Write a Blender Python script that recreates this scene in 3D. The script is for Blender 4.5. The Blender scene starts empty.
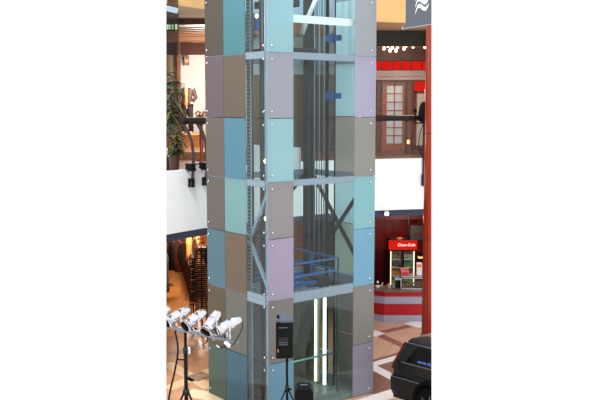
import bpy, bmesh, math, random
from mathutils import Vector, Matrix
random.seed(7)
sc = bpy.context.scene
COL = sc.collection

# ------------------------------------------------------------------ camera
EYE = 6.33
F = 874.0
PITCH = math.radians(6.28)
cam_d = bpy.data.cameras.new('camera')
cam = bpy.data.objects.new('camera', cam_d)
COL.objects.link(cam)
cam.location = (0, 0, EYE)
cam.rotation_euler = (math.radians(90) - PITCH, 0, 0)
cam_d.sensor_width = 36
cam_d.lens = F / 600 * 36
cam_d.clip_end = 200
sc.camera = cam
CP, SP = math.cos(PITCH), math.sin(PITCH)


def ray(px, py):
    u, v = (px - 300) / F, (200 - py) / F
    return Vector((u, CP + v * SP, -SP + v * CP))


def at(px, py, Y):
    """Point of the place seen at a pixel of the photograph, Y metres away."""
    d = ray(px, py)
    return Vector((0, 0, EYE)) + d * (Y / d.y)


def gp(px, py, z=0.0):
    """Point of the level z seen at a pixel of the photograph."""
    d = ray(px, py)
    return Vector((0, 0, EYE)) + d * ((z - EYE) / d.z)


# ------------------------------------------------------------------ materials
def lin(c, k=1.0):
    r = []
    for v in c:
        v = v / 255
        r.append(min(0.95, k * (v / 12.92 if v <= 0.04045 else ((v + 0.055) / 1.055) ** 2.4)))
    return (*r, 1)


def new_mat(name):
    m = bpy.data.materials.new(name)
    m.use_nodes = True
    m.node_tree.nodes.clear()
    o = m.node_tree.nodes.new('ShaderNodeOutputMaterial')
    return m, m.node_tree, o


def mat(name, c, rough=.55, metal=0.0, k=1.0, vary=.06, scale=6.0, spec=.4, coat=0.0):
    m, nt, o = new_mat(name)
    p = nt.nodes.new('ShaderNodeBsdfPrincipled')
    p.inputs['Roughness'].default_value = rough
    p.inputs['Metallic'].default_value = metal
    p.inputs['Specular IOR Level'].default_value = spec
    p.inputs['Coat Weight'].default_value = coat
    base = lin(c, k)
    if vary > 0:
        tc = nt.nodes.new('ShaderNodeTexCoord')
        n = nt.nodes.new('ShaderNodeTexNoise')
        n.inputs['Scale'].default_value = scale
        n.inputs['Detail'].default_value = 4
        r = nt.nodes.new('ShaderNodeValToRGB')
        r.color_ramp.elements[0].position = .3
        r.color_ramp.elements[1].position = .7
        r.color_ramp.elements[0].color = tuple(x * (1 - vary) for x in base[:3]) + (1,)
        r.color_ramp.elements[1].color = tuple(min(1, x * (1 + vary)) for x in base[:3]) + (1,)
        nt.links.new(tc.outputs['Object'], n.inputs['Vector'])
        nt.links.new(n.outputs['Fac'], r.inputs['Fac'])
        nt.links.new(r.outputs['Color'], p.inputs['Base Color'])
    else:
        p.inputs['Base Color'].default_value = base
    nt.links.new(p.outputs[0], o.inputs[0])
    return m


def emit(name, c, s):
    m, nt, o = new_mat(name)
    e = nt.nodes.new('ShaderNodeEmission')
    e.inputs[0].default_value = lin(c)
    e.inputs[1].default_value = s
    nt.links.new(e.outputs[0], o.inputs[0])
    return m


def front_fresnel(nt, ior):
    f = nt.nodes.new('ShaderNodeFresnel')
    f.inputs[0].default_value = ior
    g = nt.nodes.new('ShaderNodeNewGeometry')
    a = nt.nodes.new('ShaderNodeMath'); a.operation = 'SUBTRACT'; a.inputs[0].default_value = 1
    b = nt.nodes.new('ShaderNodeMath'); b.operation = 'MULTIPLY'
    nt.links.new(g.outputs['Backfacing'], a.inputs[1])
    nt.links.new(f.outputs[0], b.inputs[0])
    nt.links.new(a.outputs[0], b.inputs[1])
    return b


def clear_glass(name, tint=(.93, .965, .96), refl=1.0):
    m, nt, o = new_mat(name)
    t = nt.nodes.new('ShaderNodeBsdfTransparent')
    t.inputs[0].default_value = (*tint, 1)
    g = nt.nodes.new('ShaderNodeBsdfGlossy')
    g.inputs['Roughness'].default_value = 0.02
    g.inputs[0].default_value = (refl, refl, refl, 1)
    f = front_fresnel(nt, 1.4)
    mx = nt.nodes.new('ShaderNodeMixShader')
    nt.links.new(f.outputs[0], mx.inputs[0])
    nt.links.new(t.outputs[0], mx.inputs[1])
    nt.links.new(g.outputs[0], mx.inputs[2])
    nt.links.new(mx.outputs[0], o.inputs[0])
    return m


def frosted(name, col, through=.2):
    m, nt, o = new_mat(name)
    d = nt.nodes.new('ShaderNodeBsdfDiffuse')
    d.inputs[0].default_value = col
    tr = nt.nodes.new('ShaderNodeBsdfTranslucent')
    tr.inputs[0].default_value = col
    m1 = nt.nodes.new('ShaderNodeMixShader')
    m1.inputs[0].default_value = .35
    nt.links.new(d.outputs[0], m1.inputs[1])
    nt.links.new(tr.outputs[0], m1.inputs[2])
    tp = nt.nodes.new('ShaderNodeBsdfTransparent')
    tp.inputs[0].default_value = tuple(min(1, x * 1.5 + .15) for x in col[:3]) + (1,)
    m2 = nt.nodes.new('ShaderNodeMixShader')
    m2.inputs[0].default_value = through
    nt.links.new(m1.outputs[0], m2.inputs[1])
    nt.links.new(tp.outputs[0], m2.inputs[2])
    g = nt.nodes.new('ShaderNodeBsdfGlossy')
    g.inputs['Roughness'].default_value = .12
    g.inputs[0].default_value = (.5, .5, .5, 1)
    f = front_fresnel(nt, 1.35)
    m3 = nt.nodes.new('ShaderNodeMixShader')
    nt.links.new(f.outputs[0], m3.inputs[0])
    nt.links.new(m2.outputs[0], m3.inputs[1])
    nt.links.new(g.outputs[0], m3.inputs[2])
    nt.links.new(m3.outputs[0], o.inputs[0])
    return m


def tiles(name, c1, c2, grout, size=.4, ratio=1.0, rot=0.0, rough=.3, gap=.012, k=1.0):
    m, nt, o = new_mat(name)
    p = nt.nodes.new('ShaderNodeBsdfPrincipled')
    p.inputs['Roughness'].default_value = rough
    p.inputs['Specular IOR Level'].default_value = .35
    tc = nt.nodes.new('ShaderNodeTexCoord')
    mp = nt.nodes.new('ShaderNodeMapping')
    mp.inputs['Rotation'].default_value = (0, 0, rot)
    b = nt.nodes.new('ShaderNodeTexBrick')
    b.offset = 0
    b.inputs['Scale'].default_value = 1
    b.inputs['Brick Width'].default_value = size
    b.inputs['Row Height'].default_value = size * ratio
    b.inputs['Mortar Size'].default_value = gap
    b.inputs['Color1'].default_value = lin(c1, k)
    b.inputs['Color2'].default_value = lin(c2, k)
    b.inputs['Mortar'].default_value = lin(grout, k)
    nt.links.new(tc.outputs['Object'], mp.inputs[0])
    nt.links.new(mp.outputs[0], b.inputs['Vector'])
    nt.links.new(b.outputs['Color'], p.inputs['Base Color'])
    nt.links.new(p.outputs[0], o.inputs[0])
    return m


def wood(name, c1, c2, rough=.4, scale=(3, 3, 14), k=1.0):
    m, nt, o = new_mat(name)
    p = nt.nodes.new('ShaderNodeBsdfPrincipled')
    p.inputs['Roughness'].default_value = rough
    tc = nt.nodes.new('ShaderNodeTexCoord')
    mp = nt.nodes.new('ShaderNodeMapping')
    mp.inputs['Scale'].default_value = scale
    n = nt.nodes.new('ShaderNodeTexNoise')
    n.inputs['Scale'].default_value = 2
    n.inputs['Detail'].default_value = 6
    r = nt.nodes.new('ShaderNodeValToRGB')
    r.color_ramp.elements[0].position = .35
    r.color_ramp.elements[1].position = .65
    r.color_ramp.elements[0].color = lin(c1, k)
    r.color_ramp.elements[1].color = lin(c2, k)
    nt.links.new(tc.outputs['Object'], mp.inputs[0])
    nt.links.new(mp.outputs[0], n.inputs['Vector'])
    nt.links.new(n.outputs['Fac'], r.inputs['Fac'])
    nt.links.new(r.outputs['Color'], p.inputs['Base Color'])
    nt.links.new(p.outputs[0], o.inputs[0])
    return m


STEEL = mat('brushed steel', (140, 153, 168), .4, .45, scale=20)
STEEL_PALE = mat('pale painted steel', (190, 205, 215), .4, .2)
STEEL_DARK = mat('dark steel', (62, 64, 66), .45, .5)
CHROME = mat('polished aluminium', (214, 215, 222), .16, 1.0, vary=0)
BLACK = mat('black plastic', (15, 16, 18), .5, spec=.12)
BLACK_GLOSS = mat('black metal', (16, 16, 18), .3)
GREY_LID = mat('grey fabric lid', (88, 97, 112), .7, spec=.2)
RUBBER = mat('rubber', (14, 14, 14), .8, spec=.05)
WHITE = mat('white paint', (242, 244, 246), .5, vary=.02, scale=2)
NAVY = mat('navy paint', (42, 52, 74), .5)
CREAM = mat('cream plaster', (214, 172, 112), .7, vary=.05, scale=1.5)
CREAM_TINTED = mat('glass tinted plaster', (150, 178, 196), .7)  # cream fascia with the tower glass's tint and reflections in its colour
TAUPE_SOFFIT = mat('taupe soffit', (146, 116, 94), .8)
DARKBAND = mat('charcoal bulkhead', (44, 46, 42), .7)
WOOD = wood('mahogany', (126, 62, 42), (160, 88, 62))
WOOD_D = wood('dark mahogany', (74, 42, 34), (100, 58, 46))
WOOD_ORANGE = wood('warm wood boards', (160, 96, 52), (196, 130, 78))
WOOD_SLAT = wood('wood slat ceiling', (74, 44, 28), (98, 60, 40), scale=(3, 14, 3))
BROWN_FASCIA = mat('brown laminate', (98, 72, 62), .5)
GREY_LAM = mat('grey laminate', (158, 142, 140), .45)
RED_POST = mat('red lacquer', (172, 54, 28), .3)
RED_WALL = tiles('red wall tiles', (140, 22, 18), (128, 20, 16), (84, 12, 10), .25, rough=.3)
RED_LAM = mat('red laminate', (158, 22, 28), .4, spec=.25)
GREY_BAND = mat('grey band laminate', (148, 143, 162), .45, spec=.25)
TAUPE_TOP = mat('taupe worktop', (104, 84, 80), .35)
MAROON = mat('maroon bulkhead', (84, 22, 24), .6)
BLUE_PAINT = mat('blue painted steel', (46, 92, 150), .4, .2)
CLEAR = clear_glass('clear tower glass', (.90, .955, .955))
CLEAR_THIN = clear_glass('clear balustrade glass', (.955, .97, .97), .8)
SMOKE = clear_glass('grey barrier glass', (.5, .5, .49), .7)
WARMLAMP = emit('warm lamp', (255, 220, 160), 4)
WHITELAMP = emit('white tube', (255, 252, 238), 3.0)
REDLIT = emit('red backlit panel', (236, 34, 24), .82)
REDSIGN = emit('red backlit header', (226, 34, 22), .9)
WHITESIGN = emit('white backlit lettering', (255, 250, 245), 1.5)
REDTEXT = emit('red sign lettering', (150, 50, 44), .6)
BLUETEXT = emit('blue lettering', (120, 150, 255), .9)


# ------------------------------------------------------------------ mesh helpers
class MB:
    def __init__(self):
        self.v, self.f, self.m, self.s = [], [], [], []

    def add(self, vs, fs, mi=0, smooth=False):
        o = len(self.v)
        self.v += [Vector(x) for x in vs]
        for f in fs:
            self.f.append([o + i for i in f])
            self.m.append(mi)
            self.s.append(smooth)
        return self

    def frame_box(self, c, ax, ay, az, sx, sy, sz, mi=0):
        c, ax, ay, az = Vector(c), Vector(ax).normalized(), Vector(ay).normalized(), Vector(az).normalized()
        vs = [c + ax * sx / 2 * i + ay * sy / 2 * j + az * sz / 2 * k for k in (-1, 1) for j in (-1, 1) for i in (-1, 1)]
        self.add(vs, [(0, 2, 3, 1), (4, 5, 7, 6), (0, 1, 5, 4), (2, 6, 7, 3), (0, 4, 6, 2), (1, 3, 7, 5)], mi)
        return self

    def box(self, c, s, mi=0, rz=0.0):
        ca, sa = math.cos(rz), math.sin(rz)
        return self.frame_box(c, (ca, sa, 0), (-sa, ca, 0), (0, 0, 1), *s, mi)

    def span(self, a, b, mi=0):
        a, b = Vector(a), Vector(b)
        return self.box((a + b) / 2, [abs(x) for x in (b - a)], mi)

    def bar(self, a, b, w, h, mi=0, up=(0, 0, 1)):
        a, b = Vector(a), Vector(b)
        d = (b - a).normalized()
        u = Vector(up)
        if abs(d.dot(u)) > .99:
            u = Vector((0, 1, 0))
        x = d.cross(u).normalized()
        z = x.cross(d)
        return self.frame_box((a + b) / 2, x, d, z, w, (b - a).length, h, mi)

    def tube(self, pts, r, n=10, mi=0, cap=True):
        pts = [Vector(p) for p in pts]
        rs = r if isinstance(r, (list, tuple)) else [r] * len(pts)
        rings = []
        prev = None
        for i, p in enumerate(pts):
            d = (pts[min(i + 1, len(pts) - 1)] - pts[max(i - 1, 0)]).normalized()
            if prev is None:
                u = Vector((0, 0, 1)) if abs(d.z) < .9 else Vector((1, 0, 0))
                x = d.cross(u).normalized()
            else:
                x = (prev - d * prev.dot(d)).normalized()
            prev = x
            y = d.cross(x)
            rings.append([p + (x * math.cos(2 * math.pi * k / n) + y * math.sin(2 * math.pi * k / n)) * rs[i] for k in range(n)])
        vs = [q for g in rings for q in g]
        fs = []
        for i in range(len(pts) - 1):
            for k in range(n):
                a, b = i * n + k, i * n + (k + 1) % n
                fs.append((a, b, b + n, a + n))
        self.add(vs, fs, mi, True)
        if cap:
            o = len(self.v) - len(vs)
            self.f.append([o + k for k in range(n)][::-1]); self.m.append(mi); self.s.append(False)
            self.f.append([o + (len(pts) - 1) * n + k for k in range(n)]); self.m.append(mi); self.s.append(False)
        return self

    def lathe(self, c, axis, prof, n=20, mi=0, smooth=True):
        """profile of (distance along axis, radius)"""
        c, d = Vector(c), Vector(axis).normalized()
        u = Vector((0, 0, 1)) if abs(d.z) < .9 else Vector((1, 0, 0))
        x = d.cross(u).normalized()
        y = d.cross(x)
        vs, fs = [], []
        for h, r in prof:
            for k in range(n):
                a = 2 * math.pi * k / n
                vs.append(c + d * h + (x * math.cos(a) + y * math.sin(a)) * max(r, 1e-4))
        for i in range(len(prof) - 1):
            for k in range(n):
                a, b = i * n + k, i * n + (k + 1) % n
                fs.append((a, b, b + n, a + n))
        fs.append(tuple(range(n))[::-1])
        fs.append(tuple((len(prof) - 1) * n + k for k in range(n)))
        self.add(vs, fs, mi, smooth)
        return self

    def prism(self, poly, z0, z1, mi=0):
        n = len(poly)
        vs = [(p[0], p[1], z0) for p in poly] + [(p[0], p[1], z1) for p in poly]
        fs = [tuple(range(n))[::-1], tuple(range(n, 2 * n))] + [(i, (i + 1) % n, n + (i + 1) % n, n + i) for i in range(n)]
        return self.add(vs, fs, mi)

    def extrude(self, poly, d, mi=0):
        """planar 3-D polygon pushed along d"""
        n = len(poly)
        d = Vector(d)
        vs = [Vector(p) for p in poly] + [Vector(p) + d for p in poly]
        fs = [tuple(range(n))[::-1], tuple(range(n, 2 * n))] + [(i, (i + 1) % n, n + (i + 1) % n, n + i) for i in range(n)]
        return self.add(vs, fs, mi)

    def build(self, name, m, parent=None, bevel=0.0, top=False):
        """one mesh object; a part keeps the origin of its thing"""
        org = Vector((0, 0, 0))
        if parent is not None:
            q = parent
            while q is not None:
                org += q.location
                q = q.parent
        elif top:
            xs = [p.x for p in self.v]; ys = [p.y for p in self.v]
            org = Vector(((min(xs) + max(xs)) / 2, (min(ys) + max(ys)) / 2, min(p.z for p in self.v)))
        me = bpy.data.meshes.new(name)
        me.from_pydata([tuple(p - org) for p in self.v], [], self.f)
        for mm in (m if isinstance(m, (list, tuple)) else [m]):
            me.materials.append(mm)
        me.polygons.foreach_set('material_index', self.m)
        me.polygons.foreach_set('use_smooth', self.s)
        bm = bmesh.new(); bm.from_mesh(me)
        bmesh.ops.recalc_face_normals(bm, faces=bm.faces)
        bm.to_mesh(me); bm.free()
        me.update()
        o = bpy.data.objects.new(name, me)
        COL.objects.link(o)
        if parent is not None:
            o.parent = parent
        elif top:
            o.location = org
        if bevel:
            b = o.modifiers.new('bevel', 'BEVEL')
            b.width = bevel; b.segments = 2; b.limit_method = 'ANGLE'
        return o


def tag(o, label, cat, group=None):
    o['label'] = label
    o['category'] = cat
    if group:
        o['group'] = group
    return o


def thing(name, label, cat, loc=(0, 0, 0), group=None):
    o = bpy.data.objects.new(name, None)
    o.empty_display_size = .2
    COL.objects.link(o)
    o.location = loc
    return tag(o, label, cat, group)


def struct(name, mb, m):
    o = mb.build(name, m)
    o['kind'] = 'structure'
    return o


def copy_tree(o, parent=None):
    c = o.copy()
    COL.objects.link(c)
    c.parent = parent
    for ch in list(o.children):
        copy_tree(ch, c)
    return c


def text_mesh(name, body, size, m, origin, xdir, up, parent=None, depth=.004, shear=0.0, align='CENTER'):
    cu = bpy.data.curves.new(name, 'FONT')
    cu.body = body; cu.size = size; cu.extrude = depth / 2; cu.align_x = align; cu.align_y = 'CENTER'; cu.shear = shear
    t = bpy.data.objects.new(name, cu)
    COL.objects.link(t)
    dg = bpy.context.evaluated_depsgraph_get()
    me = bpy.data.meshes.new_from_object(t.evaluated_get(dg))
    bpy.data.objects.remove(t)
    x = Vector(xdir).normalized(); y = Vector(up).normalized(); z = x.cross(y)
    org = Vector((0, 0, 0))
    q = parent
    while q is not None:
        org += q.location; q = q.parent
    for v in me.vertices:
        c = v.co.copy()
        v.co = Vector(origin) + x * c.x + y * c.y + z * c.z - org
    me.materials.clear(); me.materials.append(m)
    o = bpy.data.objects.new(name, me)
    COL.objects.link(o)
    o.parent = parent
    return o


def smooth_path(pts, n=6):
    pts = [Vector(p) for p in pts]
    P = [pts[0] * 2 - pts[1]] + pts + [pts[-1] * 2 - pts[-2]]
    out = []
    for i in range(1, len(P) - 2):
        a, b, c, d = P[i - 1:i + 3]
        for k in range(n):
            t = k / n
            out.append(.5 * ((2 * b) + (c - a) * t + (2 * a - 5 * b + 4 * c - d) * t * t + (3 * b - a - 3 * c + d) * t ** 3))
    out.append(pts[-1])
    return out


# ------------------------------------------------------------------ the lift tower's frame of reference
ANG = math.radians(38.03)
U = Vector((math.cos(ANG), math.sin(ANG), 0))        # along the right face
V = Vector((-math.sin(ANG), math.cos(ANG), 0))       # along the left face
NEAR = Vector((-.63, 16.94, 0))
WU, WV = 2.842, 2.231
JOINTS = [0.0, 1.161, 2.444, 3.679, 4.803, 6.049, 7.315, 8.56, 9.8]   # seams of the glazing from the floor up


def tp(s, t, z=0.0):
    return NEAR + U * s + V * t + Vector((0, 0, z))


# ------------------------------------------------------------------ setting: floors, slabs, walls
FLOOR_PINK = tiles('pinkish beige floor tiles', (196, 156, 130), (190, 149, 123), (164, 127, 105), .45, rot=math.radians(20), rough=.35)
FLOOR_TERRA = tiles('terracotta floor tiles', (180, 118, 76), (172, 110, 70), (146, 90, 56), .45, rot=math.radians(28), rough=.35)
FLOOR_DKRED = mat('dark red floor tiles', (122, 74, 64), .35)
FLOOR_BROWN = mat('brown floor tiles', (136, 84, 68), .35)
FLOOR_BEIGE = mat('pale beige floor tiles', (222, 194, 158), .35)
FLOOR_WHITE = mat('white floor tiles', (226, 222, 220), .35)
FLOOR_WARMLIT = mat('warm lit beige floor tiles', (206, 170, 126), .35)  # beige bands with the warm light put into their colour
FLOOR_DARK = mat('dark brown floor tiles', (92, 54, 40), .35)
FLOOR_SHOP = tiles('orange shop floor tiles', (214, 150, 88), (206, 142, 82), (168, 108, 60), .5, rough=.35)

fl = MB()
fl.span((-6.5, 9, -.2), (6.5, 36, 0), 0)


def slab_poly(pts, level, mi):
    z = .0012 * level
    fl.prism([(p[0], p[1]) for p in pts], 0.0002, z, mi)


def strip(a, b, w, level, mi):
    a, b = Vector(a), Vector(b)
    d = (b - a).normalized()
    n = Vector((-d.y, d.x, 0)) * w / 2
    slab_poly([a - n, b - n, b + n, a + n], level, mi)


# left court: terracotta with pale bands, right court: beige with brown bands
slab_poly([(-6, 11), (-1.2, 11), (-1.2, 23.4), (-6, 23.4)], 1, 1)
slab_poly([(-6, 23.4), (-1.3, 23.4), (-1.3, 34.5), (-6, 34.5)], 1, 7)
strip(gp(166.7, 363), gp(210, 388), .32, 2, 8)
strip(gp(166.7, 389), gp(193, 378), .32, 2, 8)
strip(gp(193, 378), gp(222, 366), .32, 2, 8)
strip(gp(170, 354), gp(215, 344), .36, 2, 3)
c = gp(200, 376.5)
slab_poly([c + Vector((0, -.38, 0)), c + Vector((.3, 0, 0)), c + Vector((0, .38, 0)), c + Vector((-.3, 0, 0))], 3, 6)
strip(gp(186, 392), gp(225, 399), .5, 2, 4)
strip(gp(240, 372), gp(300, 388), .4, 2, 4)
strip(gp(240, 398), gp(285, 378), .4, 2, 4)
# right court
strip(gp(370, 335), gp(440, 319), .26, 2, 3)
strip(gp(370, 331), gp(440, 362), .26, 3, 3)
c = gp(375, 333.5)
slab_poly([c + Vector((0, -.35, 0)), c + Vector((.28, 0, 0)), c + Vector((0, .35, 0)), c + Vector((-.28, 0, 0))], 4, 5)
c = gp(417, 324)
slab_poly([c + Vector((0, -.45, 0)), c + Vector((.36, 0, 0)), c + Vector((0, .45, 0)), c + Vector((-.36, 0, 0))], 4, 5)
slab_poly([gp(366, 362), gp(440, 340), gp(440, 402), gp(366, 393)], 1, 2)
strip(gp(366, 366.5), gp(416, 352), .27, 3, 5)
strip(gp(366, 363.5), gp(412, 387.5), .29, 4, 5)
strip(gp(360, 404), gp(400, 391), .42, 5, 5)
floor = struct('floor', fl, [FLOOR_PINK, FLOOR_TERRA, FLOOR_DKRED, FLOOR_BROWN, FLOOR_BEIGE, FLOOR_WHITE, FLOOR_DARK, FLOOR_SHOP, FLOOR_WARMLIT])

# gallery edge, seen from above: it bends round behind the tower
EDGE = smooth_path([(-3.9, 18.3, 0), (-3.0, 19.6, 0), (-2.2, 20.7, 0), (-1.2, 21.7, 0), (-.05, 22.8, 0), (1.0, 23.5, 0), (2.1, 24.0, 0), (3.48, 24.4, 0), (4.6, 24.6, 0)], 6)


def offset(path, d):
    out = []
    for i, p in enumerate(path):
        t = (path[min(i + 1, len(path) - 1)] - path[max(i - 1, 0)]).normalized()
        out.append(p + Vector((-t.y, t.x, 0)) * d)
    return out


def edge_slab(mb, d0, z0, z1, back=35.0, mi=0, lo=-9, hi=9):
    e = [p for p in offset(EDGE, d0) if lo <= p.x <= hi]
    poly = [(p.x, p.y) for p in e] + [(e[-1].x, back), (e[0].x, back)]
    return mb.prism(poly, z0, z1, mi)


L2 = 4.76
s1 = struct('floor_gallery', edge_slab(MB(), .02, 3.42, L2), mat('gallery floor', (120, 78, 58), .4))
pa = MB()
for d0, d1, z0, z1 in ((-.06, .1, 3.4, 4.82),):
    a, b = offset(EDGE, d0), offset(EDGE, d1)
    pa.prism([(p.x, p.y) for p in a] + [(p.x, p.y) for p in b[::-1]], z0, z1)
struct('wall_parapet', pa, WHITE)
nv = MB()
a, b = offset(EDGE, .0), offset(EDGE, .25)
nv.prism([(p.x, p.y) for p in a] + [(p.x, p.y) for p in b[::-1]], 3.22, 3.4)
struct('trim_1', nv, NAVY)
struct('ceiling_ground', edge_slab(MB(), .25, 3.28, 3.42), mat('dim ceiling', (120, 90, 66), .8))

# third level: fascia, soffit and ceilings
fa = MB()
a, b = offset(EDGE, -.06), offset(EDGE, .1)
for i in range(len(a) - 1):
    mid = (a[i].x + a[i + 1].x) / 2
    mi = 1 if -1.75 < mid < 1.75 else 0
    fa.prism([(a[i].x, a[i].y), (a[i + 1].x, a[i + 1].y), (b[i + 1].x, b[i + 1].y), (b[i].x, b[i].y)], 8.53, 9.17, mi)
struct('trim_2', fa, [CREAM, CREAM_TINTED])
cl = MB()
edge_slab(cl, .1, 8.55, 8.85, 35)
struct('ceiling_gallery', cl, TAUPE_SOFFIT)
struct('ceiling_slats', MB().span((-6, 23.4, 8.4), (-1.55, 31, 8.552)), WOOD_SLAT)
sl = MB()
for i in range(12):
    y = 24.4 + i * .6
    sl.bar((-6, y + 1.2, 8.385), (-1.6, y - .9, 8.385), .035, .03, 0)
o = struct('trim_3', sl, mat('pale slat edges', (188, 150, 116), .5))
struct('wall_bulkhead', MB().span((1.9, 27.0, 8.08), (6, 27.12, 8.55)), DARKBAND)
struct('ceiling_shopfront', MB().span((1.9, 27.12, 8.08), (6, 31, 8.16)), mat('ochre ceiling', (142, 112, 66), .6))
struct('wall_upper', MB().span((-1.7, 25.5, 9.2), (1.9, 25.6, 11)), mat('slate blue wall', (84, 122, 148), .6))
# back walls
struct('wall_gallery_upper', MB().span((-1.55, 29.5, 7.3), (1.95, 29.7, 8.55)), mat('grey blue wall', (132, 156, 166), .7))
struct('wall_gallery', MB().span((-1.55, 29.5, L2), (1.95, 29.7, 7.3)), mat('brown grey wall', (84, 76, 66), .7))
struct('wall_gallery_left', MB().span((-6.2, 31, L2), (-1.4, 31.2, 8.4)), mat('shop wall plaster', (236, 222, 196), .7))
struct('wall_ground_middle', MB().span((-1.3, 27.6, 0), (.25, 27.8, 3.28)), WOOD_ORANGE)
struct('wall_ground_dark', MB().span((.25, 28.3, 0), (2.25, 28.5, 3.28)), mat('grey green wall', (96, 100, 96), .7))
struct('wall_ground_left', MB().span((-6.5, 34.2, 0), (-1.3, 34.4, 3.28)), mat('brown shop wall', (120, 74, 44), .7))
struct('wall_kiosk', MB().span((1.9, 28.1, 0), (5.2, 28.3, 3.28)), RED_WALL)
struct('trim_4', MB().span((1.9, 27.2, 2.72), (5.2, 27.3, 3.28)), MAROON)

# thin walls added along the cut sides to keep sky light off the shops
KL, KR = (166.2 - 300) / F, (431.6 - 300) / F
END_L = lambda y, z: KL * (y * CP - (z - EYE) * SP)
END_R = lambda y, z: KR * (y * CP - (z - EYE) * SP)


def lightblock_wall(name, end, y0, y1, z0, z1, m, out):
    vs = [Vector((end(y, z) + o_, y, z)) for o_ in (0, out) for y, z in ((y0, z0), (y1, z0), (y1, z1), (y0, z1))]
    mb = MB().add(vs, [(0, 1, 2, 3), (4, 5, 6, 7), (0, 1, 5, 4), (1, 2, 6, 5), (2, 3, 7, 6), (3, 0, 4, 7)])
    return struct(name, mb, m)


SIDE_BROWN = mat('brown side wall', (120, 84, 60), .8)
SIDE_RED = mat('dark red side wall', (90, 30, 26), .8)
lightblock_wall('wall_lightblock_left_ground', END_L, 20.2, 34.3, 0, 3.3, SIDE_BROWN, .012)
lightblock_wall('wall_lightblock_left_gallery', END_L, 21.5, 31.1, L2, 8.5, SIDE_BROWN, .012)
lightblock_wall('wall_lightblock_right_ground', END_R, 25.8, 28.2, 0, 3.3, SIDE_RED, -.012)
lightblock_wall('wall_lightblock_right_gallery', END_R, 26.0, 29.0, L2, 8.5, SIDE_BROWN, -.012)
struct('wall_middle', MB().span((-1.5, 24.6, 0), (-1.4, 34.2, 3.28)), SIDE_BROWN)
struct('wall_kiosk_left', MB().span((1.92, 25.8, 0), (2.02, 28.1, 3.28)), RED_WALL)

# landing that joins the tower to the gallery
ld = MB()
q = [tp(1.6, WV + .04), tp(2.7, WV + .04), tp(2.7, WV + 2.6), tp(1.6, WV + 2.6)]
ld.prism([(p.x, p.y) for p in q], 4.5, L2)
struct('floor_landing', ld, WHITE)
lw = MB()
lw.bar(tp(2.66, WV + .15, 5.0), tp(2.66, WV + 2.2, 5.0), .06, .62)
struct('wall_landing', lw, WHITE)

# ------------------------------------------------------------------ the glass lift tower
PAL = {   # name: (colour seen in daylight, words for it)
    'cyan': ((163, 208, 216), 'pale cyan'), 'lgrey': ((172, 176, 186), 'lavender grey'), 'lav': ((173, 162, 185), 'lavender'),
    'wgrey': ((160, 156, 158), 'warm grey'), 'taupe': ((133, 127, 123), 'taupe'), 'teald': ((106, 142, 162), 'deep teal'),
    'pgrey': ((172, 178, 185), 'pale grey'), 'lilac': ((183, 181, 206), 'lilac'), 'stone': ((160, 157, 153), 'stone grey'),
    'aqua': ((147, 197, 206), 'aqua'), 'blue': ((130, 178, 203), 'sky blue'), 'grey': ((137, 133, 128), 'grey'),
    'plum': ((129, 123, 134), 'dusky purple'), 'umber': ((117, 112, 103), 'dark taupe'), 'mauve': ((135, 122, 128), 'mauve'),
    'earth': ((129, 123, 117), 'earth grey'), 'dusk': ((110, 137, 150), 'dusky blue'), 'brown': ((118, 108, 95), 'brown'), 'sage': ((102, 113, 105), 'sage'),
    'teal': ((112, 166, 175), 'teal'), 'tan': ((133, 123, 112), 'tan'), 'azure': ((112, 157, 178), 'azure'),
    'mint': ((143, 186, 186), 'mint'), 'cocoa': ((133, 117, 105), 'cocoa'), 'olive': ((128, 128, 120), 'olive grey'),
    'slate': ((93, 117, 128), 'slate blue'), 'pcyan': ((160, 193, 201), 'misty cyan'), 'pgreen': ((152, 165, 158), 'pale green grey'), 'pstone': ((168, 164, 160), 'pale stone grey'),
}
ALBEDO = {n: lin(v[0], 1.35) for n, v in PAL.items()}
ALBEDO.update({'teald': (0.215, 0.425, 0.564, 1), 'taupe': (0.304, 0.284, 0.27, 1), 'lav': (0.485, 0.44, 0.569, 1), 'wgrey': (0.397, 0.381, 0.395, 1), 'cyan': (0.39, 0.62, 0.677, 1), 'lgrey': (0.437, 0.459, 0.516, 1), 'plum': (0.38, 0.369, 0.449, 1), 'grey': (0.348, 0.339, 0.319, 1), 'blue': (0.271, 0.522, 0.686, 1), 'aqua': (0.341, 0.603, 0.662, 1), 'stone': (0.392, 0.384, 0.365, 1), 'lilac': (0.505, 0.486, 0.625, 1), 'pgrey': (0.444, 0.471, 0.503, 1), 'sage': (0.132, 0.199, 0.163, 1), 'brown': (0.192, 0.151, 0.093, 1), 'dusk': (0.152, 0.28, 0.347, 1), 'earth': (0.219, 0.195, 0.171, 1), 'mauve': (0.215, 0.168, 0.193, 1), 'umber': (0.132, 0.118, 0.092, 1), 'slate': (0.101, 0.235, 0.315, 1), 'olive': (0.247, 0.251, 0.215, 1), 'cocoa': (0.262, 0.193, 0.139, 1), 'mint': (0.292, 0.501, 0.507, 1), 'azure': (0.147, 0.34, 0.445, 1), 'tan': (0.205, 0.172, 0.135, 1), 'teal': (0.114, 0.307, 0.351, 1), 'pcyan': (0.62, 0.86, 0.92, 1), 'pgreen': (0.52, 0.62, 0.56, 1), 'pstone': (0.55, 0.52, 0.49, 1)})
FROST = {n: frosted('frosted ' + v[1] + ' glass', ALBEDO[n]) for n, v in PAL.items()}
R_L = ['teald', 'taupe', 'lav', 'wgrey', 'cyan', 'lgrey', 'cyan', 'lgrey']
R_R = ['plum', 'grey', 'blue', 'aqua', 'stone', 'lilac', 'pgrey', 'lilac']
L_A = ['sage', 'brown', 'teal', 'earth', 'earth', 'mauve', 'umber', 'mauve']
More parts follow.
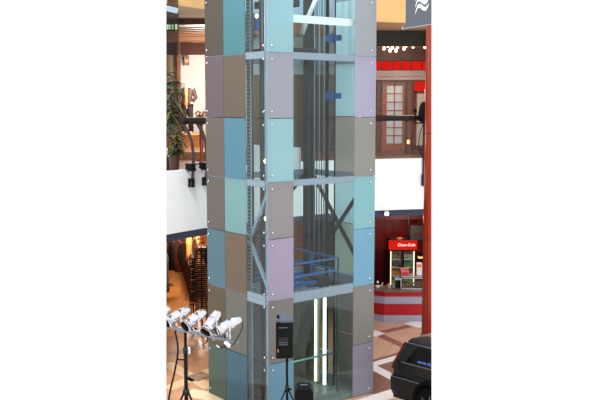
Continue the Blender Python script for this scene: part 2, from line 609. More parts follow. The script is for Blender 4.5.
L_B = ['slate', 'olive', 'cocoa', 'mint', 'azure', 'tan', 'teal', 'tan']  # left face glass is darkened in colour for its weaker light
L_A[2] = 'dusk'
B_A = ['grey', 'grey', 'pgreen', 'pcyan', 'pstone', 'pcyan', 'pcyan', 'pgrey']

tower = thing('lift_tower', 'tall free-standing lift tower clad in clear and coloured frosted glass panels', 'lift tower', NEAR + U * WU / 2 + V * WV / 2)
TG = .014


def panel(p0, p1, z0, z1, nrm, m, name):
    g = .007
    d = (p1 - p0).normalized()
    a, b = p0 + d * g, p1 - d * g
    mid = (a + b) / 2 + Vector((0, 0, (z0 + z1) / 2))
    mb = MB().frame_box(mid, d, nrm, (0, 0, 1), (b - a).length, TG, z1 - z0 - .016)
    return mb.build(name, m, tower)


def bolt(p, nrm, par):
    MB().lathe(p, nrm, [(0, .012), (.01, .024), (.022, .022), (.026, .008)], 10).build('bolt', CHROME, par)


uL, uR = [0, .636, 2.235, WU], None
faces = [
    # (start, direction, outward normal, column edges, colours per column (None = clear), bolt columns)
    (NEAR, U, -V, [0, .636, 2.235, WU], [R_L, None, R_R], {0: [.1], 2: [.46]}),
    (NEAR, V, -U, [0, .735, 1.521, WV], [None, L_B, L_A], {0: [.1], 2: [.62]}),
    (NEAR + U * WU, V, U, [0, .751, 1.33, WV], [B_A, B_A, None], {}),
    (NEAR + V * WV, U, V, [0, .6, 1.7, WU], [['earth'] * 8, None, None], {}),
]
for start, d, nrm, cols, cc, bolts in faces:
    for r in range(8):
        z0, z1 = JOINTS[r], JOINTS[r + 1]
        for ci in range(3):
            p0 = start + d * cols[ci] + nrm * .0
            p1 = start + d * cols[ci + 1] + nrm * .0
            if cc[ci] is None:
                po = panel(p0, p1, z0, z1, nrm, CLEAR, 'clear_panel')
            else:
                kind = cc[ci][r]
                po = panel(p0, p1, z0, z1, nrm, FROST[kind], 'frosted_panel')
                po['label'] = PAL[kind][1] + ' frosted glass panel'
            for off in bolts.get(ci, []):
                for z in (z0 + .13, z1 - .13):
                    if z < 8.5:
                        bolt(p0 + d * off + nrm * (TG / 2) + Vector((0, 0, z)), nrm, po)

# corner posts
for (s, t, w, m) in ((.05, .05, .07, STEEL), (WU - .06, .06, .08, STEEL), (.06, WV - .06, .08, STEEL), (WU - .13, WV - .13, .2, STEEL_DARK)):
    MB().frame_box(tp(s, t, 4.9), U, V, (0, 0, 1), w, w, 9.8).build('corner_post', m, tower)
# ring beams at every other seam
for z, h in ((2.43, .2), (4.76, .13), (7.27, .14), (9.75, .14)):
    for a, b in ((tp(.1, .05), tp(WU - .1, .05)), (tp(.05, .1), tp(.05, WV - .1)), (tp(WU - .05, .12), tp(WU - .05, WV - .25)), (tp(.12, WV - .05), tp(WU - .25, WV - .05))):
        dz = Vector((0, 0, z))
        bm_ = MB().bar(a + dz, b + dz, .09, h)
        bo = bm_.build('ring_beam', STEEL, tower, bevel=.008)
# braces between the two lower ring beams
za, zb = 2.6, 4.66
for a, b in ((tp(WU - .12, .12, za), tp(WU - .12, WV - .3, zb)), (tp(WU - .16, .12, zb), tp(WU - .16, WV - .3, za)),
             (tp(.12, .1, za), tp(.12, .76, 3.52)), (tp(.12, .76, 3.62), tp(.12, .1, zb)),
             (tp(.12, WV - .12, za), tp(.12, .84, 3.52)), (tp(.12, .84, 3.62), tp(.12, WV - .12, zb)),
             (tp(.3, WV - .12, za), tp(WU - .3, WV - .12, zb))):
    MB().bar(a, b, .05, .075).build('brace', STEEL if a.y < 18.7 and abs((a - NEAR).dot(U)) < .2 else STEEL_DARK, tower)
# guide rails, cables, slotted channel, pole
for s, t, w in ((2.3, .95, .075), (2.42, 1.62, .06), (.32, .62, .06)):
    g = MB().frame_box(tp(s, t, 4.9), U, V, (0, 0, 1), .02, w, 9.7).frame_box(tp(s - .03, t, 4.9), U, V, (0, 0, 1), .05, .016, 9.7)
    g.build('guide_rail', STEEL_DARK, tower)
for i in range(6):
    t = 1.06 + i * .085
    MB().tube([tp(2.3, t, 2.75), tp(2.3, t, 9.7)], .011, 8).build('hoist_cable', STEEL_DARK if i % 2 else STEEL, tower)
po = MB().tube([tp(2.3, .7, .1), tp(2.3, .7, 9.7)], .017, 10).build('standpipe', BLACK_GLOSS, tower)
for z in (6.5, 7.72):
    bl = MB()
    bl.frame_box(tp(2.27, .72, z), U, V, (0, 0, 1), .1, .42, .12)
    bl.frame_box(tp(2.2, .72, z), U, V, (0, 0, 1), .06, .16, .2)
    bl.build('blue_bracket', BLUE_PAINT, tower, bevel=.006)
MB().tube([tp(2.2, .72, 7.8), tp(2.2, .72, 9.7)], .042, 12).build('white_pipe', STEEL_PALE, tower)
MB().tube([at(302, 34, 18.6), at(306, 22, 18.5), at(312, 8, 18.35), at(317, -4, 18.25)], [.05, .055, .045, .045], 12).build('reflection_rod', WHITE, tower)  # white rod shaped to stand in for a tube lamp's reflection
MB().bar(tp(.12, .13, 8.0), tp(WU - .12, .13, 8.0), .05, .15).build('header_beam', WHITE, tower)
sc_ = MB()
sc_.frame_box(tp(.28, 1.02, 4.9), U, V, (0, 0, 1), .02, .14, 9.7)
for i in range(90):
    z = 2.7 + i * .075
    sc_.frame_box(tp(.262, 1.02, z), U, V, (0, 0, 1), .012, .09, .03, 1)
sc_.build('slotted_channel', [STEEL_PALE, mat('slot grey', (110, 116, 120), .5)], tower)
for t, r in ((.84, .022), (.48, .03), (.4, .016)):
    MB().tube([tp(.24, t, 2.7), tp(.24, t, 9.6)], r, 10).build('conduit', STEEL if r < .02 else STEEL_DARK, tower)
for z in (4.05, 5.2, 8.05):
    l = MB().lathe(tp(.2, .33 if z < 8 else .6, z), -U, [(0, .04), (.02, .045), (.035, .03)], 14).build('bulkhead_lamp', WARMLAMP, tower)
for (s, t, z, a, b, h, m) in ((.5, .8, 7.95, .3, .3, .3, BLUE_PAINT), (.6, .5, 7.6, .2, .4, .12, BLUE_PAINT), (.9, .9, 8.35, .5, .9, .14, STEEL_DARK),
                              (1.0, 1.1, 7.4, .9, 1.6, .1, STEEL_DARK)):
    MB().frame_box(tp(s, t, z), U, V, (0, 0, 1), a, b, h).build('machine_bracket', m, tower, bevel=.01)
# plinth inside the tower
MB().frame_box(tp(WU / 2, WV / 2, .05), U, V, (0, 0, 1), WU - .1, WV - .1, .1).build('plinth', mat('grey green stone', (120, 132, 130), .4), tower)

# ------------------------------------------------------------------ lift cab with its railed roof
S0, S1, T0, T1 = .45, 2.0, .22, 2.0
CZ = .14
cab = thing('lift_cab', 'glass lift cab at the foot of the tower with blue guard rails on its roof', 'lift cab', tp((S0 + S1) / 2, (T0 + T1) / 2, .1))
sm, tm = (S0 + S1) / 2, (T0 + T1) / 2
MB().frame_box(tp(sm, tm, CZ), U, V, (0, 0, 1), S1 - S0, T1 - T0, .07).build('cab_floor', mat('cab floor', (126, 138, 134), .4), cab)
OLIVE = mat('olive metal lining', (132, 126, 98), .4, .35)
w = MB()
for i in range(5):
    t = T0 + .55 + i * .25
    w.frame_box(tp(S1 - .03, t + .12, 1.2), U, V, (0, 0, 1), .03, .235, 2.05)
w.build('side_wall', OLIVE, cab)
MB().frame_box(tp(sm, T1 - .03, 1.2), U, V, (0, 0, 1), S1 - S0, .03, 2.05).build('rear_wall', mat('blue grey metal lining', (84, 92, 104), .4, .3), cab)
for s, t in ((S0, T0), (S1, T0), (S0, T1), (S1, T1)):
    MB().frame_box(tp(s, t, 1.25), U, V, (0, 0, 1), .05, .05, 2.2).build('cab_post', mat('grey green post', (92, 102, 98), .35, .4), cab)
MB().frame_box(tp(sm, T0, 1.25), U, V, (0, 0, 1), S1 - S0 - .06, .012, 2.1).build('glass_side', CLEAR, cab)
MB().frame_box(tp(S0, tm, 1.25), U, V, (0, 0, 1), .012, T1 - T0 - .06, 2.1).build('glass_side', CLEAR, cab)
for t, r in ((.57, .036), (.88, .026)):
    MB().tube([tp(S1 - .075, t, .22), tp(S1 - .075, t, 2.2)], r, 12).build('light_tube', WHITELAMP, cab)
hr = MB().tube([tp(S0 + .05, T0 + .06, 1.0), tp(S1 - .06, T0 + .06, 1.0)], .022, 10)
hr.tube([tp(S1 - .06, T0 + .06, 1.0), tp(S1 - .06, T0 + .5, 1.0)], .018, 10)
hr.build('cab_handrail', mat('pale green rail', (170, 196, 190), .25, .6), cab)
MB().frame_box(tp(sm, tm, 2.32), U, V, (0, 0, 1), S1 - S0, T1 - T0, .12).build('cab_roof', STEEL, cab)
rf = MB()
for i in range(9):
    rf.frame_box(tp(S0 + .1 + i * .17, tm, 2.42), U, V, (0, 0, 1), .05, T1 - T0 - .1, .08)
rf.build('roof_slats', STEEL_PALE, cab)
for z in (3.07, 2.81):
    g = MB()
    c4 = [tp(S0 - .02, T0, z), tp(S1, T0, z), tp(S1, T1, z), tp(S0 - .02, T1, z)]
    for i in range(4):
        g.bar(c4[i], c4[(i + 1) % 4], .03, .034)
    g.build('guard_rail', BLUE_PAINT, cab)
for s, t in ((S0, T0), (S1, T0), (S1, T1), (S0, T1), (S1, tm), (sm, T1)):
    MB().bar(tp(s, t, 2.38), tp(s, t, 3.08), .04, .04).build('guard_post', BLUE_PAINT if (s, t) != (S1, T0) else STEEL_DARK, cab)
for i, (t, z) in enumerate(((T0 + .25, 2.56), (T0 + .55, 2.6), (T0 + .95, 2.62))):
    MB().bar(tp(S0, t, z), tp(S1 - .1 * i, t, z), .09, .08).build('roof_beam', BLUE_PAINT, cab)
eq = MB()
eq.frame_box(tp(1.75, .5, 2.55), U, V, (0, 0, 1), .3, .25, .24).lathe(tp(1.5, .62, 2.47), (0, 0, 1), [(0, .1), (.16, .1), (.2, .03)], 14)
eq.build('roof_machine', STEEL_DARK, cab, bevel=.01)

# ------------------------------------------------------------------ gallery railings
def railing(name, label, lo, hi, post_x, curved):
    path = [p for p in offset(EDGE, -.02) if lo <= p.x <= hi]
    r = thing(name, label, 'railing', (path[len(path) // 2].x, path[len(path) // 2].y, 4.8))
    MB().tube([p + Vector((0, 0, 5.94)) for p in path], .078, 12).build('handrail', mat('dark brown handrail', (36, 20, 20), .4, spec=.2), r)
    gl = MB()
    for i in range(len(path) - 1):
        gl.bar(path[i] + Vector((0, 0, 5.33)), path[i + 1] + Vector((0, 0, 5.33)), .014, .98)
    gl.build('glass_pane', CLEAR_THIN, r)
    for px_ in post_x:
        k = min(range(len(path)), key=lambda i: abs(path[i].x - px_))
        k2 = min(max(k, 1), len(path) - 2)
        tdir = (path[k2 + 1] - path[k2 - 1]).normalized()
        n = Vector((tdir.y, -tdir.x, 0))
        # the exact spot along the edge
        best = None
        for i in range(len(path) - 1):
            if path[i].x <= px_ <= path[i + 1].x:
                f = (px_ - path[i].x) / (path[i + 1].x - path[i].x)
                best = path[i].lerp(path[i + 1], f)
        b = best if best is not None else path[k]
        pm = MB()
        if curved:
            prof = [(.02, 5.88), (.10, 5.70), (.165, 5.45), (.18, 5.15), (.17, 4.85), (.15, 4.6), (.14, 4.42)]
            side = [-.16, -.08, -.02, .01, .02, .0, -.01]
            pts = [b + n * q + tdir * s_ * .9 + Vector((0, 0, z)) for (q, z), s_ in zip(prof, side)]
            for i in range(len(pts) - 1):
                pm.bar(pts[i], pts[i + 1], .075, .03, up=n)
            pm.build('baluster', mat('bronze steel', (72, 60, 58), .4, .3), r)
            MB().frame_box(b + n * .1 + Vector((0, 0, 4.88)), tdir, n, (0, 0, 1), .15, .2, .17).build('clamp', BLACK, r)
            bx = MB().frame_box(b + n * .12 + Vector((0, 0, 4.52)), tdir, n, (0, 0, 1), .08, .14, .2)
            bx.build('clamp', BLACK, r)
        else:
            pm.frame_box(b + n * .08 + Vector((0, 0, 5.0)), tdir, n, (0, 0, 1), .06, .03, 1.9)
            pm.build('baluster', BLACK_GLOSS, r)
            bx = MB().frame_box(b + n * .1 + Vector((0, 0, 4.22)), tdir, n, (0, 0, 1), .09, .12, .3)
            bx.build('clamp', BLACK, r)
    return r


rl = railing('gallery_railing', 'dark handrail with two curved bronze posts on the white parapet left of the tower', -2.82, -1.3, (-2.6, -2.32), True)
cr = MB()
a_, b_ = at(189, 165, 20.1), at(201, 163.5, 20.3)
cr.bar(a_, b_, .03, .03).build('cross_bar', BLACK, rl)
rr = railing('gallery_railing', 'dark handrail with glass panes on the white parapet right of the tower', 1.6, 4.6, (3.42, 4.4), False)
wr = MB()
for z in (4.92, 5.04):
    p = [q for q in offset(EDGE, .02) if 1.6 <= q.x <= 4.6]
    wr.tube([q + Vector((0, 0, z)) for q in p], .012, 6)
wr.build('lower_rail', STEEL_DARK, rr)

# black stage light clamped on the right handrail
sp = at(423.5, 112, 24.15)
st = thing('stage_light', 'black stage light clamped to the handrail beside the red pillar', 'stage light', at(423.5, 122, 24.15))
MB().lathe(sp + Vector((0, -.05, -.28)), (0.05, -.12, 1), [(0, .08), (.04, .15), (.22, .17), (.42, .15), (.5, .13), (.56, .08)], 16).build('lamp_body', BLACK, st)
yk = MB()
yk.tube([sp + Vector((-.2, -.03, .05)), sp + Vector((-.24, -.03, -.15)), sp + Vector((-.2, -.03, -.3)), sp + Vector((.2, -.03, -.3)), sp + Vector((.24, -.03, -.15)), sp + Vector((.2, -.03, .05))], .02, 8)
yk.lathe(sp + Vector((-.2, -.03, .05)), (-1, 0, 0), [(0, .05), (.07, .05), (.08, .02)], 10).lathe(sp + Vector((.2, -.03, .05)), (1, 0, 0), [(0, .05), (.07, .05), (.08, .02)], 10)
yk.build('yoke', BLACK, st)
MB().tube(smooth_path([sp + Vector((0, -.05, -.3)), sp + Vector((-.1, -.1, -.6)), sp + Vector((-.13, -.1, -1.0)), sp + Vector((-.02, -.1, -1.25))], 5), .012, 6).build('power_cable', BLACK, st)
MB().tube([sp + Vector((.05, 0, .28)), sp + Vector((.06, 0, .62))], .035, 10).build('grey_spigot', STEEL_PALE, st)

# ------------------------------------------------------------------ red pillar and banner on the right
pl = thing('pillar', 'tall round red pillar with a grey foot behind the black car', 'pillar', (3.285, 21.4, 0))
MB().lathe((3.285, 21.4, .62), (0, 0, 1), [(0, .24), (7.9, .24)], 28).build('pillar_shaft', RED_POST, pl)
MB().lathe((3.285, 21.4, 0), (0, 0, 1), [(0, .26), (.6, .26), (.62, .24)], 28).build('pillar_foot', mat('brushed grey metal', (140, 142, 146), .3, .6), pl)
seam = MB()
for z in (3.0, 5.6):
    seam.lathe((3.285, 21.4, z), (0, 0, 1), [(0, .243), (.02, .243)], 28)
seam.build('joint_ring', STEEL_DARK, pl)

bY = 19.0
bn = thing('banner', 'dark grey hanging banner with a white wave emblem', 'banner', at(405, 29, bY))
b0, b1 = at(405.5, 28.5, bY), at(434, 21.5, bY)
bt = at(405.5, -22, bY).z
BAN = mat('dark grey banner cloth', (86, 92, 102), .8, scale=30, vary=.1)
MB().extrude([b0, b1 + Vector((.3, 0, 0)), Vector((b1.x + .3, bY, bt)), Vector((b0.x, bY, bt))], (0, .02, 0)).build('cloth', BAN, bn)
MB().bar(b0 + Vector((-.02, 0, 0)), b1 + Vector((.3, 0, 0)), .018, .018).lathe(b0 + Vector((-.03, 0, 0)), (-1, 0, 0), [(0, .03), (.03, .035), (.06, .02)], 10).build('bottom_rod', STEEL, bn)
em = MB()
for j in range(3):
    base = 7.3 - j * 6.4
    prev = None
    top, bot = [], []
    for i in range(17):
        f = i / 16
        x = 415.3 + f * 13.6
        y = base - 2.6 * math.sin(f * 2 * math.pi) + (0.5 - f) * 4.6 + (f > .85) * -(f - .85) * 12 + (f < .15) * (.15 - f) * 26
        h = 4.3 * math.sin(math.pi * min(1, max(.04, f))) ** .5
        top.append(at(x, y - h / 2, bY - .004)); bot.append(at(x, y + h / 2, bY - .004))
    n0 = len(top)
    for i in range(n0 - 1):
        em.extrude([bot[i], bot[i + 1], top[i + 1], top[i]], (0, -.003, 0))
em.build('wave_emblem', WHITE, bn)

# ------------------------------------------------------------------ level-two shopfront on the right (Y = 28)
SY = 28.0
def zz(py, Y): return at(300, py, Y).z
def xx(px, Y): return at(px, 150, Y).x
struct('wall_shopfront', MB().span((1.95, SY, L2), (5.4, SY + .12, 7.08)), WOOD)
struct('trim_5', MB().span((1.95, SY - .1, zz(60, SY)), (5.4, SY + .1, 8.08)), BROWN_FASCIA)
cn = tag(MB().span((1.95, SY - .75, 7.06), (5.4, SY + .0, 7.16)).span((1.95, SY - .75, 7.16), (5.4, SY - .0, 7.36)).build('canopy', [GREY_LAM], top=True, bevel=.02),
         'long grey ledge over the wooden shop doors, under the red panels', 'canopy')
xr = [372, 380.5, 391.5, 400.5, 410, 420.5, 432]
rs = thing('panel_sign', 'row of red backlit panels over the wooden doors', 'light panel', (xx(400, SY), SY - .05, 7.36))
fm = MB().span((xx(370, SY), SY - .02, 7.36), (xx(440, SY), SY + .04, zz(60, SY)))
fm.build('backing', WOOD_D, rs)
for i in range(len(xr) - 1):
    MB().span((xx(xr[i], SY) + .02, SY - .06, 7.4), (xx(xr[i + 1], SY) - .02, SY - .02, zz(61.5, SY))).build('lit_panel', REDLIT, rs)
dy = SY - .06
# door with small panes
dr = thing('shop_door', 'brown wooden double-pane shop door with two columns of frosted panes', 'door', (xx(392, SY), dy, L2))
x0, x1 = xx(381, SY), xx(404, SY)
fr = MB()
zt = zz(83, SY)
gx = [xx(386, SY), xx(393, SY), xx(394.2, SY), xx(401.5, SY)]
rows_ = [zz(y, SY) for y in (86, 93.2, 94.4, 101.6, 102.8, 110, 111.2, 118.5, 119.7, 127, 128.2, 135, 136.2, 143.2)]
fr.span((x0, dy - .03, L2), (gx[0], dy + .03, zt)).span((gx[3], dy - .03, L2), (x1, dy + .03, zt)).span((gx[1], dy - .03, rows_[-1]), (gx[2], dy + .03, zt))
fr.span((gx[0], dy - .03, rows_[0]), (gx[3], dy + .03, zt)).span((gx[0], dy - .03, L2), (gx[3], dy + .03, rows_[-1]))
for i in range(1, 12, 2):
    fr.span((gx[0], dy - .025, rows_[i + 1]), (gx[3], dy + .025, rows_[i]))
fr.build('door_leaf', WOOD, dr)
PANE = mat('pale frosted pane', (190, 196, 202), .25)
pn = MB()
for i in range(0, 14, 2):
    for a, b in ((gx[0], gx[1]), (gx[2], gx[3])):
        pn.span((a, dy - .01, rows_[i + 1]), (b, dy + .01, rows_[i]))
pn.build('panes', PANE, dr)
MB().tube([(xx(382.5, SY), dy - .07, zz(92, SY)), (xx(382.5, SY), dy - .07, zz(86, SY))], .018, 8).build('hinge', STEEL_PALE, dr)
jm = MB().span((xx(376, SY), SY - .1, L2), (xx(380.3, SY), SY, 7.06)).span((xx(404.6, SY), SY - .1, L2), (xx(407, SY), SY, 7.06)).span((xx(380.3, SY), SY - .1, zt + .02), (xx(404.6, SY), SY, 7.06))
jm.span((xx(411, SY), SY - .1, L2), (xx(413, SY), SY, 7.06))
struct('trim_6', jm, WOOD_D)
# framed window right of the door with the red panel over it
wd = thing('shop_window', 'cream shop window in a red-brown frame right of the wooden door', 'window', (xx(420, SY), SY - .05, L2 + .4))
wx0, wx1 = xx(413.6, SY), xx(436, SY)
wf = MB()
zb_, zt_ = zz(146, SY), zz(93, SY)
wf.span((wx0, SY - .09, zb_ - .08), (wx0 + .07, SY, zt_ + .05)).span((wx0, SY - .09, zb_ - .08), (wx1, SY, zb_ + .02)).span((wx0, SY - .09, zt_ - .02), (wx1, SY, zt_ + .05))
wf.build('window_frame', mat('red brown frame', (136, 58, 44), .4), wd)
MB().span((wx0 + .07, SY - .05, zb_ + .02), (wx1, SY - .01, zt_ - .02)).build('window_pane', mat('cream pane', (226, 216, 200), .3), wd)
tag(MB().span((wx0, SY - .08, zz(91, SY)), (wx1, SY - .01, zz(81.8, SY))).build('red_panel', REDLIT, top=True), 'red backlit panel above the cream shop window', 'light panel')
wl = thing('wall_lamp', 'small glowing wall lamp low on the wood right of the door', 'lamp', at(408, 143, SY - .1))
MB().lathe(at(408.2, 144, SY - .12), (0, 0, 1), [(0, .02), (.03, .035), (.1, .04), (.13, .02)], 12).build('lamp_shade', emit('amber lamp', (255, 190, 110), 4), wl)
MB().span(at(407, 145.5, SY - .1), at(409.4, 144.2, SY - .02)).build('lamp_base', STEEL_DARK, wl)
# ceiling spots
bulbs = [(384, 48.5), (388, 46), (390, 50.5), (392.5, 47.5), (396, 50.5), (397.5, 47), (404, 48.8), (406, 46), (413, 46.5), (425, 47), (427, 44.5)]
for i, (px, py) in enumerate(bulbs):
    Y = 27.35 + .06 * (i % 3)
    p = at(px, py, Y)
    b = thing('spot_lamp', 'small bright ceiling spot lamp under the dark bulkhead', 'lamp', p, 'ceiling spots over the shop doors')
    MB().lathe(p, (0, 0, 1), [(-.05, .015), (-.04, .036), (.0, .042), (.05, .03)], 12).build('bulb', emit('spot bulb', (255, 214, 190), 7) if i == 0 else bpy.data.materials['spot bulb'], b)
    MB().tube([p + Vector((0, 0, .05)), Vector((p.x, p.y, 8.08))], .012, 6).build('stem', STEEL_DARK, b)

# ------------------------------------------------------------------ kiosk on the ground floor, right
KY = 25.0
kx0, kxc, kx1 = xx(366, KY), 2.46, 5.2
kc = thing('kiosk_counter', 'long kiosk counter striped in red and grey with a taupe top', 'counter', (3.4, KY, 0))
poly = lambda g: [(kxc - g * .4, KY - g), (kx1, KY - g), (kx1, KY + .75), (kx0 - .3, KY + .75), (kx0 - .3, KY + .55 - g)]
for z0, z1, m, nm, g in ((0, .2, GREY_BAND, 'grey_band', 0), (.2, .53, RED_LAM, 'red_band', .012), (.53, .75, GREY_BAND, 'grey_band', 0), (.75, .89, RED_LAM, 'red_band', .012), (.89, .935, TAUPE_TOP, 'worktop', .06)):
    MB().prism(poly(g), z0, z1).build(nm, m, kc)
# drinks cooler
FY = 26.7
fx0, fx1 = xx(390, FY), xx(418, FY)
ft, fh, fb = zz(240.3, FY), zz(249.6, FY), .15
fg = thing('drinks_cooler', 'double-door drinks cooler with a red lit header full of bottles', 'fridge', ((fx0 + fx1) / 2, FY + .3, 0))
bd = MB().span((fx0, FY + .6, 0), (fx1, FY + .66, ft)).span((fx0, FY, 0), (fx0 + .035, FY + .6, ft)).span((fx1 - .035, FY, 0), (fx1, FY + .6, ft)).span((fx0, FY, 0), (fx1, FY + .6, fb)).span((fx0, FY, fh - .02), (fx1, FY + .6, ft))
bd.build('cabinet', mat('cooler black', (40, 24, 22), .4), fg)
hd = MB().span((fx0 - .01, FY - .06, fh), (fx1 + .01, FY - .002, ft)).build('header', REDSIGN, fg)
text_mesh('lettering', 'Coca-Cola', .125, WHITESIGN, at(406.3, 245, FY - .07), (1, 0, 0), (0, 0, 1), hd, .006, .25)
MB().span((fx0 + .036, FY + .56, fb), (fx1 - .036, FY + .6, fh - .02)).build('inner_back', mat('cooler lining', (206, 180, 140), .5), fg)
for dx0, dx1 in ((fx0 + .01, (fx0 + fx1) / 2 - .005), ((fx0 + fx1) / 2 + .005, fx1 - .01)):
    d = MB().span((dx0, FY - .04, fb), (dx0 + .035, FY, fh)).span((dx1 - .035, FY - .04, fb), (dx1, FY, fh)).span((dx0, FY - .04, fb), (dx1, FY, fb + .05)).span((dx0, FY - .04, fh - .04), (dx1, FY, fh))
    dd = d.build('cooler_door', BLACK, fg)
    MB().span((dx0 + .035, FY - .025, fb + .05), (dx1 - .035, FY - .015, fh - .04)).build('door_glass', CLEAR_THIN, dd)
for x in (fx0 + .07, fx1 - .07):
    MB().tube([(x, FY + .05, fb + .05), (x, FY + .05, fh - .06)], .014, 8).build('light_tube', emit('cooler tube', (255, 240, 205), 2.2), fg)
shelf_z = [zz(y, FY + .2) for y in (258.6, 266.6, 275.2, 284)]
for z in shelf_z:
    MB().span((fx0 + .036, FY + .05, z - .02), (fx1 - .036, FY + .55, z)).build('shelf', STEEL_PALE, fg)
bm_cols = [[(170, 140, 100), (206, 190, 160)], [(110, 44, 24), (60, 150, 40)], [(220, 140, 60), (190, 110, 50)], [(190, 150, 90), (110, 190, 40)]]
bnames = [['pale amber', 'clear'], ['dark red', 'green'], ['orange', 'amber'], ['tan', 'lime green']]
order = ['top', 'second', 'third', 'bottom']
for r, z in enumerate(shelf_z):
    for side in range(2):
        m = mat('bottle ' + bnames[r][side], bm_cols[r][side], .25)
        proto = None
        for i in range(5):
            x = (fx0 + .14 if side == 0 else (fx0 + fx1) / 2 + .07) + i * .066
            p = Vector((x, FY + .18, z))
            if proto is None:
                proto = thing('drink_bottle', '', 'bottle', p)
                h = .19
                MB().lathe(p, (0, 0, 1), [(0, .026), (.005, .029), (h * .6, .029), (h * .8, .012), (h, .012)], 12).build('bottle_body', m, proto)
                MB().lathe(p + Vector((0, 0, h)), (0, 0, 1), [(0, .014), (.018, .014)], 10).build('bottle_cap', RED_LAM, proto)
                o = proto
            else:
                o = copy_tree(proto)
                o.location = p
            o['label'] = bnames[r][side] + ' bottle behind the ' + ('left' if side == 0 else 'right') + ' cooler door on the ' + order[r] + ' shelf'
            o['group'] = bnames[r][side] + ' bottles in the cooler'
# orange ornament on the cooler
orn = MB()
oc = at(399.5, 240.3, FY - .02)
for i in range(7):
    a = i * 2 * math.pi / 7
    orn.add([oc + Vector((math.cos(a - .3) * .03, -.03, math.sin(a - .3) * .03 + .06)), oc + Vector((math.cos(a + .3) * .03, -.03, math.sin(a + .3) * .03 + .06)), oc + Vector((math.cos(a) * .15, -.02, math.sin(a) * .09 + .06)), oc + Vector((0, .0, .06))],
            [(0, 1, 2), (0, 3, 1), (0, 2, 3), (1, 3, 2)])
tag(orn.build('star_ornament', mat('orange foil', (240, 130, 70), .3), top=True), 'orange star ornament on top of the red cooler header', 'ornament')
# display case on the counter
cY = KY + .15
dc = thing('display_case', 'glass snack display case with a pale frame on the counter before the cooler', 'display case', (xx(413, cY), cY + .2, .935))
dx0, dx1 = xx(402.5, cY), xx(436, cY)
dz0, dz1 = .935, zz(277, cY)
fr = MB()
for x in (dx0, dx1):
    for y in (cY, cY + .4):
        fr.span((x, y, dz0), (x + .02, y + .02, dz1))
for z in (dz0, dz1 - .02):
    fr.span((dx0, cY, z), (dx1 + .02, cY + .02, z + .025)).span((dx0, cY + .4, z), (dx1 + .02, cY + .42, z + .025)).span((dx0, cY, z), (dx0 + .02, cY + .42, z + .025))
fr.span((dx0, cY, dz1 - .045), (dx1, cY + .02, dz1 + .02))
fr.build('case_frame', mat('pale aluminium', (200, 190, 192), .35, .3), dc)
MB().span((dx0 + .02, cY + .006, dz0 + .02), (dx1, cY + .012, dz1 - .04)).build('case_glass', CLEAR_THIN, dc)
MB().span((dx0 + .02, cY + .02, dz1 - .012), (dx1, cY + .4, dz1 - .004)).build('case_top', CLEAR_THIN, dc)
sn = MB()
for i in range(120):
    p = Vector((random.uniform(dx0 + .06, dx1 - .04), random.uniform(cY + .08, cY + .36), dz0 + .03 + random.random() * .11))
    sn.frame_box(p, (math.cos(i), math.sin(i), 0), (-math.sin(i), math.cos(i), .3), (0, -.3, 1), .07, .05, .04, i % 3)
o = sn.build('snacks', [mat('brown pastry', (120, 70, 40)), mat('amber pastry', (170, 110, 50)), mat('dark pastry', (70, 44, 34))], top=True)
tag(o, 'heap of brown snacks inside the glass display case', 'snacks'); o['kind'] = 'stuff'
bx = thing('carton', 'pink and red open carton standing on the display case', 'box', (xx(406.5, cY), cY + .15, dz1 + .02))
x0, x1 = xx(402.5, cY), xx(411.3, cY)
zc = zz(271, cY)
cb = MB().span((x0, cY + .02, dz1 + .02), (x1, cY + .035, zc)).span((x0, cY + .26, dz1 + .02), (x1, cY + .275, zc + .06)).span((x0, cY + .02, dz1 + .02), (x0 + .012, cY + .27, zc)).span((x1 - .012, cY + .02, dz1 + .02), (x1, cY + .27, zc)).span((x0, cY + .02, dz1 + .02), (x1, cY + .27, dz1 + .03))
cb.build('carton_body', mat('pink card', (206, 120, 120), .6), bx)
MB().span((x0 + .03, cY + .014, dz1 + .045), (x1 - .03, cY + .02, zc - .03)).build('carton_label', mat('crimson print', (176, 40, 60), .6), bx)
tag(MB().span((xx(419, cY), cY + .1, dz1 + .02), (xx(424.5, cY), cY + .28, zz(264, cY))).span((xx(419.3, cY), cY + .095, zz(268, cY)), (xx(424, cY), cY + .1, zz(265, cY)), 1).build('packet', [mat('white card', (220, 206, 200), .6), mat('orange print', (220, 110, 60), .6)], top=True, bevel=.006),
    'white packet with an orange band on the display case next to the pillar', 'packet')
# small things on the counter
def cup(px, py0, py1, r, m, name, label, cat, Y):
    p = at(px, py0, Y); p.z = .935
    h = zz(py1, Y) - .935
    tg = thing(name, label, cat, p)
    MB().lathe(p, (0, 0, 1), [(0, r * .8), (.01, r * .85), (h * .9, r), (h, r), (h, r * .9), (h * .3, r * .75)], 16).build('body', m, tg)
    return tg
pw = mat('white porcelain', (220, 216, 210), .3)
t_ = cup(377.5, 292, 285.5, .07, pw, 'teapot', 'white pot at the far left end of the counter by the tower', 'pot', KY + .35)
p = t_.location
MB().tube(smooth_path([p + Vector((.06, -.01, .05)), p + Vector((.13, -.01, .09)), p + Vector((.15, -.01, .16))], 4), .016, 8).build('spout', pw, t_)
MB().lathe(p + Vector((0, 0, .15)), (0, 0, 1), [(0, .05), (.03, .035), (.05, .012), (.065, .014), (.075, .004)], 12).build('pot_lid', pw, t_)
cup(388.8, 291, 284, .045, mat('beige ceramic', (190, 166, 140), .4), 'tumbler', 'beige tumbler on the counter before the cooler edge', 'cup', KY + .3)
j_ = cup(393.2, 292, 284, .05, mat('grey glass', (120, 124, 122), .2), 'jug', 'grey jug on the counter between tumbler and display case', 'jug', KY + .25)
p = j_.location
